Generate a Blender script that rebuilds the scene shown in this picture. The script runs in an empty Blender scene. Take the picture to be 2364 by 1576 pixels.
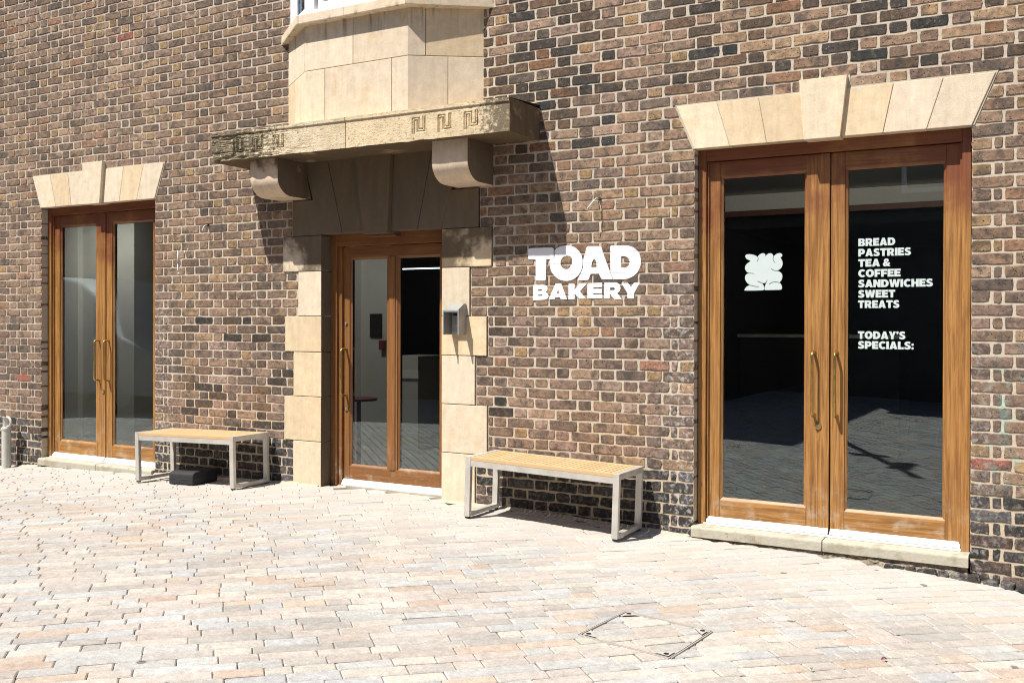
import bpy, bmesh, math, random
import numpy as np
from mathutils import Vector, Matrix, noise as mnoise

random.seed(7); rng = np.random.default_rng(11)
SC = bpy.context.scene
COL = SC.collection

# ------------------------------------------------------------------ camera
TH = math.atan(2300/4039.); PITCH = 0.005; ROLL = 0.0025
st, ct = math.sin(TH), math.cos(TH)
F0 = Vector((-st, ct, 0)); R0 = Vector((ct, st, 0)); U0 = Vector((0, 0, 1))
CF = F0*math.cos(PITCH)-U0*math.sin(PITCH); U1 = U0*math.cos(PITCH)+F0*math.sin(PITCH)
CR = R0*math.cos(ROLL)+U1*math.sin(ROLL); CU = U1*math.cos(ROLL)-R0*math.sin(ROLL)
cam = bpy.data.cameras.new("camera"); camo = bpy.data.objects.new("camera", cam); COL.objects.link(camo)
camo.matrix_world = Matrix(((CR.x, CU.x, -CF.x, 6.222*math.tan(TH)), (CR.y, CU.y, -CF.y, -6.222), (CR.z, CU.z, -CF.z, 1.36), (0, 0, 0, 1)))
cam.sensor_fit = 'HORIZONTAL'; cam.sensor_width = 36; cam.lens = 2300/2364*36
cam.shift_y = -(788-749.5)/2364
cam.clip_start = .05; cam.clip_end = 2000
SC.camera = camo

# ------------------------------------------------------------------ sky and sun
SUN_DIR = Vector((.213, .43, -.818)).normalized()
EL = math.asin(-SUN_DIR.z); AZ = math.atan2(-SUN_DIR.x, -SUN_DIR.y)
w = bpy.data.worlds.new("World"); SC.world = w; w.use_nodes = True
nt = w.node_tree
sky = nt.nodes.new("ShaderNodeTexSky"); sky.sky_type = 'NISHITA'; sky.sun_disc = False
sky.sun_elevation = EL; sky.sun_rotation = AZ % (2*math.pi)
bg = nt.nodes["Background"]; bg.inputs[1].default_value = .072
nt.links.new(sky.outputs[0], bg.inputs[0])
sl = bpy.data.lights.new("sun", 'SUN'); slo = bpy.data.objects.new("sun", sl); COL.objects.link(slo)
sl.energy = 4.9; sl.angle = math.radians(.5); sl.color = (1, .96, .89)
slo.rotation_euler = SUN_DIR.to_track_quat('-Z', 'Y').to_euler(); slo.location = (-4, -8, 14)
vs = SC.view_settings; vs.view_transform = 'Standard'; vs.look = 'None'; vs.gamma = 1; vs.exposure = .71
vs.use_curve_mapping = False
SC.cycles.use_denoising = True; SC.cycles.denoiser = 'OPENIMAGEDENOISE'; SC.cycles.denoising_input_passes = 'RGB_ALBEDO_NORMAL'; SC.cycles.denoising_prefilter = 'NONE'; SC.cycles.use_adaptive_sampling = False; SC.cycles.sample_clamp_indirect = 1.2
SC.cycles.caustics_reflective = False; SC.cycles.caustics_refractive = False; SC.cycles.filter_width = 1.1
SC.cycles.max_bounces = 8; SC.cycles.diffuse_bounces = 3; SC.cycles.transparent_max_bounces = 8

# ------------------------------------------------------------------ node helpers
class NT:
    def __init__(s, name):
        s.m = bpy.data.materials.new(name); s.m.use_nodes = True
        s.t = s.m.node_tree; s.n = s.t.nodes; s.b = s.n["Principled BSDF"]; s.out = s.n["Material Output"]
    def _set(s, sock, v):
        if isinstance(v, bpy.types.NodeSocket): s.t.links.new(v, sock)
        elif isinstance(v, tuple) and len(v) == 3 and sock.type == 'RGBA': sock.default_value = (*v, 1)
        else: sock.default_value = v
    def math(s, op, a, b=0., c=None, clamp=False):
        n = s.n.new("ShaderNodeMath"); n.operation = op; n.use_clamp = clamp
        s._set(n.inputs[0], a); s._set(n.inputs[1], b)
        if c is not None: s._set(n.inputs[2], c)
        return n.outputs[0]
    def vmath(s, op, a, b):
        n = s.n.new("ShaderNodeVectorMath"); n.operation = op
        s._set(n.inputs[0], a); s._set(n.inputs[1], b); return n.outputs[0]
    def pos(s):
        return s.n.new("ShaderNodeNewGeometry").outputs["Position"]
    def obj(s):
        return s.n.new("ShaderNodeTexCoord").outputs["Object"]
    def sep(s, v):
        n = s.n.new("ShaderNodeSeparateXYZ"); s._set(n.inputs[0], v); return n.outputs
    def noise(s, vec, scale, detail=4., rough=.6, dist=0.):
        n = s.n.new("ShaderNodeTexNoise"); s._set(n.inputs["Vector"], vec)
        n.inputs["Scale"].default_value = scale; n.inputs["Detail"].default_value = detail
        n.inputs["Roughness"].default_value = rough; n.inputs["Distortion"].default_value = dist
        return n.outputs["Fac"]
    def vor(s, vec, scale, feature='F1'):
        n = s.n.new("ShaderNodeTexVoronoi"); n.feature = feature; s._set(n.inputs["Vector"], vec)
        n.inputs["Scale"].default_value = scale; return n.outputs["Distance"]
    def step(s, v, a, b):
        n = s.n.new("ShaderNodeMapRange"); n.interpolation_type = 'SMOOTHSTEP'
        s._set(n.inputs[0], v); n.inputs[1].default_value = a; n.inputs[2].default_value = b
        return n.outputs[0]
    def rng(s, v, a, b, c, d):
        n = s.n.new("ShaderNodeMapRange"); s._set(n.inputs[0], v)
        for i, q in enumerate((a, b, c, d)): n.inputs[1+i].default_value = q
        return n.outputs[0]
    def mix(s, f, a, b, mode='MIX'):
        n = s.n.new("ShaderNodeMix"); n.data_type = 'RGBA'; n.blend_type = mode
        s._set(n.inputs[0], f); s._set(n.inputs[6], a); s._set(n.inputs[7], b); return n.outputs[2]
    def val(s, col, f):          # colour times a value
        n = s.n.new("ShaderNodeVectorMath"); n.operation = 'SCALE'
        s._set(n.inputs[0], col); s._set(n.inputs["Scale"], f); return n.outputs[0]
    def attr(s, name="Col"):
        n = s.n.new("ShaderNodeAttribute"); n.attribute_name = name; return n.outputs["Color"], n.outputs["Alpha"]
    def scalev(s, v, sc):
        n = s.n.new("ShaderNodeMapping"); s._set(n.inputs[0], v); n.inputs["Scale"].default_value = sc; return n.outputs[0]
    def bump(s, h, dist=.003, strength=1.):
        n = s.n.new("ShaderNodeBump"); s._set(n.inputs["Height"], h); n.inputs["Distance"].default_value = dist
        n.inputs["Strength"].default_value = strength; s.t.links.new(n.outputs[0], s.b.inputs["Normal"])
    def fin(s, col, rough=.8, metal=0., spec=None):
        s._set(s.b.inputs["Base Color"], col); s._set(s.b.inputs["Roughness"], rough)
        s.b.inputs["Metallic"].default_value = metal
        if spec is not None: s.b.inputs["Specular IOR Level"].default_value = spec
        return s.m

def m_plain(name, col, rough=.6, metal=0., var=.12, scale=30, bump=0.):
    k = NT(name); p = k.pos(); n = k.noise(p, scale, 5)
    c = k.val(col, k.rng(n, .25, .75, 1-var, 1+var))
    if bump: k.bump(n, bump)
    return k.fin(c, rough, metal)

def stain_masks(k, p):
    x, y, z = k.sep(p)
    n = k.noise(p, 14, 5)
    mint = k.math('MULTIPLY', k.math('MULTIPLY', k.step(x, 3.02, 3.16), k.step(n, .5, .62)),
                  k.math('MULTIPLY', k.step(z, .3, .55), k.math('SUBTRACT', 1., k.step(z, .95, 1.35))))
    wn = k.noise(p, 30, 6)
    j1 = k.math('MULTIPLY', k.step(x, 1.0, 1.3), k.math('SUBTRACT', 1., k.step(x, 1.5, 1.6)))
    j1 = k.math('MULTIPLY', j1, k.math('SUBTRACT', 1., k.step(z, 1.2, 1.9)))
    j2 = k.math('MULTIPLY', k.step(x, -3.9, -3.75), k.math('SUBTRACT', 1., k.step(x, -3.6, -3.4)))
    j2 = k.math('MULTIPLY', j2, k.math('SUBTRACT', 1., k.step(z, 1.3, 1.7)))
    j3 = k.math('MULTIPLY', k.step(x, 2.9, 2.95), k.math('SUBTRACT', 1., k.step(x, 3.05, 3.2)))
    j3 = k.math('MULTIPLY', j3, k.math('SUBTRACT', 1., k.step(z, .9, 1.6)))
    lo = k.math('MULTIPLY', k.math('SUBTRACT', 1., k.step(z, .2, .75)), .35)
    j = k.math('MAXIMUM', k.math('MAXIMUM', j1, j2), k.math('MAXIMUM', k.math('MULTIPLY', j3, .7), lo))
    white = k.math('MULTIPLY', j, k.step(wn, .48, .66))
    return mint, white

def make_brick():
    k = NT("brick"); col, al = k.attr(); p = k.pos()
    q = k.vmath('ADD', p, k.val((37., 19., 53.), al))
    big = k.noise(q, 9, 3, .55, .6); mid = k.noise(q, 38, 6, .65); fine = k.noise(q, 230, 3, .6)
    st_ = k.noise(k.scalev(q, (14, 14, 34)), 1., 5, .65, .8)
    h2 = k.noise(k.vmath('ADD', q, (9., 4., 2.)), 17, 4, .6, .5); h3 = k.noise(k.vmath('ADD', q, (2., 8., 5.)), 22, 4, .6, .5)
    c = k.val(col, k.rng(mid, .3, .7, .62, 1.4)); c = k.val(c, k.rng(st_, .3, .7, .75, 1.25))
    c = k.mix(k.math('MULTIPLY', k.step(big, .5, .64), .62), c, (.046, .041, .039))
    c = k.mix(k.math('MULTIPLY', k.step(h2, .55, .7), .6), c, k.mix(.45, k.val(col, 1.5), (.25, .13, .065)))
    c = k.mix(k.math('MULTIPLY', k.step(h3, .56, .72), .55), c, k.mix(.35, k.val(col, 1.7), (.34, .26, .215)))
    pits = k.step(k.vor(q, 62), .26, .12)
    pits = k.math('MULTIPLY', pits, k.step(k.noise(q, 40, 2), .47, .56))
    c = k.mix(k.math('MULTIPLY', pits, .9), c, (.02, .017, .015))
    spk = k.math('MULTIPLY', k.step(k.noise(q, 130, 3), .62, .7), k.step(k.noise(p, 4, 3), .42, .6))
    c = k.mix(k.math('MULTIPLY', spk, .5), c, (.5, .45, .4))
    br = k.noise(p, .9, 4, .55, .8); c = k.val(c, k.rng(br, .3, .7, .8, 1.2))
    mint, white = stain_masks(k, p)
    c = k.mix(k.math('MULTIPLY', white, .62), c, (.5, .47, .45))
    c = k.mix(k.math('MULTIPLY', mint, .3), c, (.22, .42, .36))
    h = k.math('ADD', k.math('MULTIPLY', mid, .6), k.math('SUBTRACT', k.math('MULTIPLY', fine, .35), pits))
    k.bump(h, .006, .9)
    return k.fin(c, .86, 0, .3)

def make_mortar():
    k = NT("mortar"); p = k.pos(); n = k.noise(p, 60, 6); f = k.noise(p, 400, 2); lo = k.noise(p, 2.2, 3)
    c = k.mix(n, (.42, .352, .278), (.60, .522, .415))
    c = k.mix(k.math('MULTIPLY', k.step(lo, .5, .7), .35), c, (.27, .235, .19))
    x, y, z = k.sep(p)
    c = k.mix(k.math('MULTIPLY', k.math('SUBTRACT', 1., k.step(z, .35, .9)), .45), c, (.48, .36, .23))
    mint, white = stain_masks(k, p)
    c = k.mix(k.math('MULTIPLY', white, .5), c, (.6, .57, .52))
    c = k.mix(k.math('MULTIPLY', mint, .45), c, (.3, .52, .43))
    k.bump(k.math('ADD', n, k.math('MULTIPLY', f, .5)), .004, .8)
    return k.fin(c, .95, 0, .2)

def make_stone(name, soot_shade=0., lichen=0., base=(.67, .565, .43)):
    k = NT(name); col, al = k.attr(); p = k.pos()
    q = k.vmath('ADD', p, k.val((31., 17., 43.), al))
    lo = k.noise(q, 3.2, 4, .55, 1.2); mid = k.noise(q, 16, 5); fine = k.noise(q, 260, 3, .7)
    band = k.noise(k.scalev(q, (2.2, 2.2, 9)), 2.2, 4, .5, 1.5)
    c = k.mix(1., base, col, 'MULTIPLY')
    vein = k.noise(k.scalev(q, (26, 26, 2.6)), 1., 4, .55, .7)
    c = k.val(c, k.rng(vein, .3, .7, .93, 1.06))
    c = k.mix(k.math('MULTIPLY', k.step(lo, .57, .72), .5), c, (.62, .42, .215))     # iron staining
    c = k.mix(k.math('MULTIPLY', k.step(band, .6, .68), .35), c, (.56, .55, .5))    # pale grey veins
    c = k.val(c, k.rng(mid, .25, .75, .88, 1.1)); c = k.val(c, k.rng(fine, .2, .8, .8, 1.16))
    if soot_shade:
        s = k.step(k.noise(p, 2.3, 6, .65), .62-.5*soot_shade, .78-.5*soot_shade)
        c = k.mix(k.math('MULTIPLY', s, .9), c, k.mix(k.noise(k.scalev(p, (14, 14, 2.5)), 1., 4), (.05, .036, .024), (.135, .09, .052)))  # soot colour, deepened so that it also carries shade
    if lichen:
        x, y, z = k.sep(p)
        edge = k.math('MAXIMUM', k.step(x, -1.5, -2.4), k.step(x, -.15, .2))
        s = k.step(k.math('ADD', k.noise(p, 30, 8, .75), k.math('MULTIPLY', edge, .22)), .53, .7)
        c = k.mix(k.math('MULTIPLY', s, .85), c, (.075, .062, .04))
        sp = k.step(k.noise(p, 75, 5, .8), .56, .66); c = k.mix(k.math('MULTIPLY', sp, .45), c, (.13, .105, .07))
        g = k.step(k.noise(p, 6, 4), .45, .7)
        c = k.mix(k.math('MULTIPLY', g, .3), c, (.36, .3, .17))
        c = k.mix(k.math('MULTIPLY', k.step(k.noise(k.scalev(p, (8, 8, 60)), 1.2, 4), .58, .66), .4), c, (.16, .13, .09))
    x_, y_, z_ = k.sep(p)
    run = k.math('MULTIPLY', k.step(k.noise(k.scalev(p, (17, 17, 1.4)), 1., 4, .6), .52, .68), k.math('MULTIPLY', k.step(z_, 3.42, 3.6), k.step(z_, 3.66, 3.62)))
    c = k.mix(k.math('MULTIPLY', run, .7), c, (.2, .15, .1))
    hole = k.step(k.vor(q, 60), .1, .05); hole = k.math('MULTIPLY', hole, k.step(mid, .55, .62))
    c = k.mix(k.math('MULTIPLY', hole, .6), c, (.16, .12, .08))
    k.bump(k.math('ADD', k.math('MULTIPLY', mid, .7), k.math('MULTIPLY', fine, .35)), .004, .8)
    return k.fin(c, .9, 0, .25)

def make_wood():
    k = NT("varnished_wood"); p = k.pos(); x, y, z = k.sep(p); col, al = k.attr(); vt = k.sep(col)[0]
    q = k.vmath('ADD', p, k.val((13., 7., 5.), al))
    def gsel(sc, lng, d_, r_, ds):
        nv = k.noise(k.scalev(q, (sc, sc, lng)), 1.6, d_, r_, ds); nh = k.noise(k.scalev(q, (lng, sc, sc)), 1.6, d_, r_, ds)
        return k.math('ADD', k.math('MULTIPLY', nv, vt), k.math('MULTIPLY', nh, k.math('SUBTRACT', 1., vt)))
    gr = gsel(44, 1.6, 6, .6, .5); fine = gsel(260, 6, 4, .7, 0.); lo = k.noise(p, 3.5, 4)
    c = k.mix(k.step(gr, .3, .7), (.19, .082, .022), (.42, .21, .062))
    c = k.mix(k.math('MULTIPLY', k.step(fine, .5, .68), .5), c, (.13, .055, .017))
    # varnish survives redder under the heads of the doors, bleached golden lower down
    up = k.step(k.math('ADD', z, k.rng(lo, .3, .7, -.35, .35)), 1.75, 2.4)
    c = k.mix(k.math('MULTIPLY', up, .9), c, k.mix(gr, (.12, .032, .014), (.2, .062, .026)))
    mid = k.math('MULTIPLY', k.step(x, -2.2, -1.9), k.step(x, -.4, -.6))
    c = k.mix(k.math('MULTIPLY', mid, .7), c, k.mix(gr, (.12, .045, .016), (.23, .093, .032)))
    wear = k.math('MULTIPLY', k.step(z, .5, .0), k.step(k.math('ADD', k.math('MULTIPLY', fine, .45), k.math('MULTIPLY', k.noise(p, 9, 5, .65), .65)), .55, .68))
    c = k.mix(k.math('MULTIPLY', wear, .75), c, (.42, .34, .25))
    k.bump(k.math('ADD', gr, k.math('MULTIPLY', fine, .4)), .0012, .5)
    r = k.rng(k.math('ADD', wear, k.math('MULTIPLY', gr, .3)), 0, 1, .42, .75)
    return k.fin(c, r, 0, .45)

def make_teak():
    k = NT("teak_slats"); p = k.obj(); col, al = k.attr()
    gr = k.noise(k.scalev(p, (60, 4, 60)), 1.3, 5)
    c = k.mix(gr, (.50, .32, .165), (.64, .43, .24)); c = k.mix(1., c, col, 'MULTIPLY')
    k.bump(gr, .0008); return k.fin(c, .55, 0, .4)

def make_paving(name="paving_setts"):
    k = NT(name); col, al = k.attr(); p = k.pos()
    q = k.vmath('ADD', p, k.val((41., 23., 5.), al))
    mid = k.noise(q, 22, 5, .6); fine = k.noise(q, 210, 4, .75); lo = k.noise(p, 1.1, 4)
    c = k.val(col, k.rng(mid, .3, .7, .84, 1.13)); c = k.val(c, k.rng(fine, .3, .7, .72, 1.22))
    c = k.val(c, k.rng(k.noise(q, 70, 4, .7), .3, .7, .84, 1.14)); c = k.val(c, k.rng(lo, .3, .7, .88, 1.06))
    dirt = k.step(k.noise(k.vmath('ADD', q, (5., 3., 1.)), 5, 6, .7, 1.), .56, .72); c = k.mix(k.math('MULTIPLY', dirt, .3), c, (.2, .165, .14))
    rust = k.step(k.noise(k.scalev(q, (1, 1, 1)), 7, 4, .6, 1.5), .62, .74)
    c = k.mix(k.math('MULTIPLY', rust, .4), c, (.43, .255, .14))
    x, y, z = k.sep(p)
    dust = k.math('MULTIPLY', k.step(y, -1.7, -.05), .62)
    c = k.mix(dust, c, (.46, .43, .39))
    gum = k.math('MULTIPLY', k.step(k.vor(p, 3.1), .075, .05), k.step(k.noise(p, 2.3, 2), .5, .53))
    c = k.mix(k.math('MULTIPLY', gum, .75), c, (.08, .075, .07))
    k.bump(k.math('ADD', mid, k.math('MULTIPLY', fine, .5)), .003, .7)
    return k.fin(c, .72, 0, .35)

def make_glass():
    k = NT("window_glass"); p = k.pos()
    for n in list(k.n):
        if n.type == 'BSDF_PRINCIPLED': k.n.remove(n)
    tr = k.n.new("ShaderNodeBsdfTransparent"); tr.inputs[0].default_value = (.82, .86, .84, 1)
    gl = k.n.new("ShaderNodeBsdfGlossy"); gl.inputs["Roughness"].default_value = .0; gl.inputs[0].default_value = (.82, .96, 1, 1)
    fr = k.n.new("ShaderNodeFresnel"); fr.inputs[0].default_value = 2.2
    bp = k.n.new("ShaderNodeBump"); bp.inputs["Distance"].default_value = .002; bp.inputs["Strength"].default_value = .03
    k.t.links.new(k.noise(p, 3.2, 2), bp.inputs["Height"])
    k.t.links.new(bp.outputs[0], gl.inputs["Normal"])
    mx = k.n.new("ShaderNodeMixShader"); k.t.links.new(fr.outputs[0], mx.inputs[0])
    k.t.links.new(tr.outputs[0], mx.inputs[1]); k.t.links.new(gl.outputs[0], mx.inputs[2])
    k.t.links.new(mx.outputs[0], k.out.inputs[0]); return k.m

def make_emit(name, col, st_):
    k = NT(name); k.b.inputs["Base Color"].default_value = (.8, .8, .8, 1)
    k.b.inputs["Emission Color"].default_value = (*col, 1); k.b.inputs["Emission Strength"].default_value = st_
    k.m.cycles.emission_sampling = 'NONE'; return k.m      # not sampled as a light; added fill lamps brighten the rooms

def make_steel():
    k = NT("brushed_steel"); p = k.pos(); n = k.noise(k.scalev(p, (8, 8, 220)), 1.5, 4); lo = k.noise(p, 9, 4)
    c = k.val((.60, .57, .52), k.rng(lo, .3, .7, .85, 1.1))
    k.bump(n, .0004, .4); return k.fin(c, k.rng(n, .3, .7, .38, .52), .45)

def make_brass():
    k = NT("aged_brass"); p = k.pos(); n = k.noise(p, 45, 5)
    return k.fin(k.mix(n, (.33, .2, .055), (.62, .43, .15)), k.rng(n, .3, .7, .25, .45), .9)

def make_concrete():
    k = NT("sill_concrete"); p = k.pos(); n = k.noise(p, 30, 6); f = k.noise(p, 300, 3); x, y, z = k.sep(p)
    c = k.mix(n, (.36, .33, .26), (.48, .45, .37)); c = k.val(c, k.rng(f, .2, .8, .85, 1.1))
    rs = k.math('MULTIPLY', k.step(k.noise(k.scalev(p, (9, 1, 1.2)), 1., 2), .66, .7), k.step(k.noise(p, 40, 4), .42, .6))
    rb = None
    for xr in (1.599, 1.772, -4.02):
        d_ = k.step(k.math('ABSOLUTE', k.math('SUBTRACT', k.math('ADD', x, k.math('MULTIPLY', k.math('SUBTRACT', n, .5), .02)), xr)), .012, .004); rb = d_ if rb is None else k.math('MAXIMUM', rb, d_)
    rb = k.math('MULTIPLY', k.math('MULTIPLY', rb, k.step(z, -.036, -.012)), k.math('MULTIPLY', k.step(z, .012, .0), k.step(k.noise(p, 60, 4), .38, .6)))
    c = k.mix(k.math('MULTIPLY', rb, .65), c, (.2, .075, .04))
    c = k.mix(k.math('MULTIPLY', k.step(k.noise(p, 9, 5, .65), .5, .66), .55), c, (.25, .225, .15))
    k.bump(k.math('ADD', n, k.math('MULTIPLY', f, .3)), .003); return k.fin(c, .9, 0, .25)

BRICK = make_brick(); MORTAR = make_mortar(); STONE = make_stone("sandstone"); SOOT_SHADE = make_stone("sooty_shaded_sandstone", .85)
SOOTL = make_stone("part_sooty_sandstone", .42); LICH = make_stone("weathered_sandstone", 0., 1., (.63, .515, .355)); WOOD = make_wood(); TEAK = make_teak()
PAVE = make_paving(); GLASS = make_glass(); STEEL = make_steel(); BRASS = make_brass(); CONC = make_concrete()
WHITEM = m_plain("white_aluminium", (.74, .74, .74), .35, 0, .04)
UPVC = m_plain("white_window_plastic", (.86, .86, .86), .3, 0, .02)
PAINT = m_plain("white_sign_paint", (.80, .80, .83), .55, 0, .05, 60, .001)
VINYL = m_plain("white_window_vinyl", (.50, .57, .56), .6, 0, .02)
VLINE = m_plain("dark_vinyl_gap", (.012, .013, .013), .3, 0, .02)
BLACK = m_plain("black_rubber", (.018, .018, .02), .75, 0, .3, 60, .002)
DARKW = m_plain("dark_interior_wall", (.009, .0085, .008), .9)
DARKF = m_plain("pale_floor", (.62, .59, .54), .6)
CEIL = m_plain("interior_ceiling", (.85, .82, .74), .9, 0, .05)
PALEW = m_plain("pale_plaster", (.8, .79, .74), .9, 0, .05, 4)
PALEW2 = m_plain("grey_plaster", (.62, .62, .58), .9, 0, .05, 4)
CLAY = m_plain("grey_painted_pipe", (.50, .49, .44), .6, 0, .08, 20, .001)
LEADG = m_plain("grey_metal", (.36, .36, .35), .45, .4, .1)
RED = m_plain("red_plastic", (.22, .05, .05), .5)
CURT = m_plain("net_curtain", (.55, .57, .6), .9, 0, .15, 18)
LEDM = make_emit("strip_light_glow", (.82, .95, 1.), 2.2)
CEMENT = m_plain("rough_cement", (.23, .19, .14), .95, 0, .75, 30, .012)

# ------------------------------------------------------------------ mesh helpers
def link(o, parent=None):
    COL.objects.link(o)
    if parent is not None: o.parent = parent
    return o
def raw(name, V, Fc, mat, parent=None, cols=None, smooth=False):
    me = bpy.data.meshes.new(name); me.from_pydata([tuple(v) for v in V] if not isinstance(V, np.ndarray) else V.tolist(), [], Fc)
    me.materials.append(mat)
    if cols is not None:
        a = me.color_attributes.new("Col", 'FLOAT_COLOR', 'POINT'); a.data.foreach_set("color", np.asarray(cols, dtype=np.float32).ravel())
    if smooth: me.polygons.foreach_set("use_smooth", [True]*len(me.polygons))
    me.update()
    return link(bpy.data.objects.new(name, me), parent)

class MB:
    def __init__(s): s.V = []; s.F = []; s.C = []; s.c = (1, 1, 1, 0)
    def add(s, vs, fs):
        o = len(s.V); s.V += [tuple(v) for v in vs]; s.F += [tuple(i+o for i in f) for f in fs]; s.C += [s.c]*len(vs); return s
    def box(s, x0, x1, y0, y1, z0, z1):
        return s.add([(x0, y0, z0), (x1, y0, z0), (x1, y1, z0), (x0, y1, z0), (x0, y0, z1), (x1, y0, z1), (x1, y1, z1), (x0, y1, z1)],
                     [(0, 3, 2, 1), (4, 5, 6, 7), (0, 1, 5, 4), (1, 2, 6, 5), (2, 3, 7, 6), (3, 0, 4, 7)])
    def prism(s, poly, y0, y1):            # polygon in X,Z seen from the street (counter-clockwise), from y0 (front) to y1
        n = len(poly); vs = [(x, y0, z) for x, z in poly]+[(x, y1, z) for x, z in poly]
        fs = [tuple(range(n)), tuple(range(2*n-1, n-1, -1))]+[(i, i+n, (i+1) % n+n, (i+1) % n) for i in range(n)]
        return s.add(vs, fs)
    def ext(s, poly, z0, z1):              # polygon in X,Y extruded in Z
        n = len(poly); vs = [(x, y, z0) for x, y in poly]+[(x, y, z1) for x, y in poly]
        fs = [tuple(range(n-1, -1, -1)), tuple(range(n, 2*n))]+[(i, (i+1) % n, (i+1) % n+n, i+n) for i in range(n)]
        return s.add(vs, fs)
    def prof(s, poly, x0, x1):             # polygon in Y,Z extruded along X
        n = len(poly); vs = [(x0, y, z) for y, z in poly]+[(x1, y, z) for y, z in poly]
        fs = [tuple(range(n)), tuple(range(2*n-1, n-1, -1))]+[(i, i+n, (i+1) % n+n, (i+1) % n) for i in range(n)]
        return s.add(vs, fs)
    def tube(s, path, r, seg=10, cap=True):
        P = [Vector(p) for p in path]; n = len(P); rr = r if isinstance(r, (list, tuple)) else [r]*n
        vs = []; up = None
        for i, p in enumerate(P):
            t = ((P[min(i+1, n-1)]-P[max(i-1, 0)])).normalized()
            if up is None: up = t.orthogonal().normalized()
            up = (up-t*up.dot(t)).normalized(); b = t.cross(up)
            for k in range(seg):
                a = 2*math.pi*k/seg; vs.append(p+(up*math.cos(a)+b*math.sin(a))*rr[i])
        fs = [(i*seg+k, i*seg+(k+1) % seg, (i+1)*seg+(k+1) % seg, (i+1)*seg+k) for i in range(n-1) for k in range(seg)]
        if cap: fs += [tuple(range(seg-1, -1, -1)), tuple(range((n-1)*seg, n*seg))]
        return s.add(vs, fs)
    def lathe(s, prof, cx, cy, seg=28):    # list of (r, z)
        vs = []; n = len(prof)
        for r, z in prof:
            for k in range(seg): a = 2*math.pi*k/seg; vs.append((cx+r*math.cos(a), cy+r*math.sin(a), z))
        fs = [(i*seg+k, i*seg+(k+1) % seg, (i+1)*seg+(k+1) % seg, (i+1)*seg+k) for i in range(n-1) for k in range(seg)]
        fs += [tuple(range(seg-1, -1, -1)), tuple(range((n-1)*seg, n*seg))]
        return s.add(vs, fs)
    def disc_y(s, cx, cz, r, y0, y1, seg=24):
        return s.prism([(cx+r*math.cos(2*math.pi*k/seg), cz+r*math.sin(2*math.pi*k/seg)) for k in range(seg)], y0, y1)
    def build(s, name, mat, parent=None, bev=0., smooth=False, seg=2):
        me = bpy.data.meshes.new(name); bm = bmesh.new()
        me.from_pydata(s.V, [], s.F)
        a = me.color_attributes.new("Col", 'FLOAT_COLOR', 'POINT'); a.data.foreach_set("color", np.asarray(s.C, dtype=np.float32).ravel())
        bm.from_mesh(me); bmesh.ops.recalc_face_normals(bm, faces=bm.faces)
        if bev: bmesh.ops.bevel(bm, geom=[e for e in bm.edges if len(e.link_faces) == 2 and e.calc_face_angle(0) > .5], offset=bev, segments=seg, affect='EDGES', profile=.6)
        bm.to_mesh(me); bm.free(); me.materials.append(mat)
        if smooth:
            me.polygons.foreach_set("use_smooth", [True]*len(me.polygons))
            me.set_sharp_from_angle(angle=math.radians(40))
        return link(bpy.data.objects.new(name, me), parent)

def tag(o, label=None, cat=None, group=None, kind=None):
    if label: o["label"] = label
    if cat: o["category"] = cat
    if group: o["group"] = group
    if kind: o["kind"] = kind
    return o
def thing(name, label, cat, loc=(0, 0, 0), rot=(0, 0, 0), group=None):
    o = bpy.data.objects.new(name, None); o.empty_display_size = .1; COL.objects.link(o)
    o.location = loc; o.rotation_euler = rot; return tag(o, label, cat, group)

# ------------------------------------------------------------------ ground
GX = [-60, -13, -6, -5.3, -3.7, -2.06, -1.76, -1, -.3, .2, 1.36, 2.3, 2.8, 3.28, 5, 9, 60]
GZ = [-.9, -.33, -.15, -.085, -.043, .012, .012, .002, .0, -.005, -.053, -.068, -.098, -.137, -.22, -.36, -1.2]
def zg(x): return np.interp(x, GX, GZ)

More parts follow.
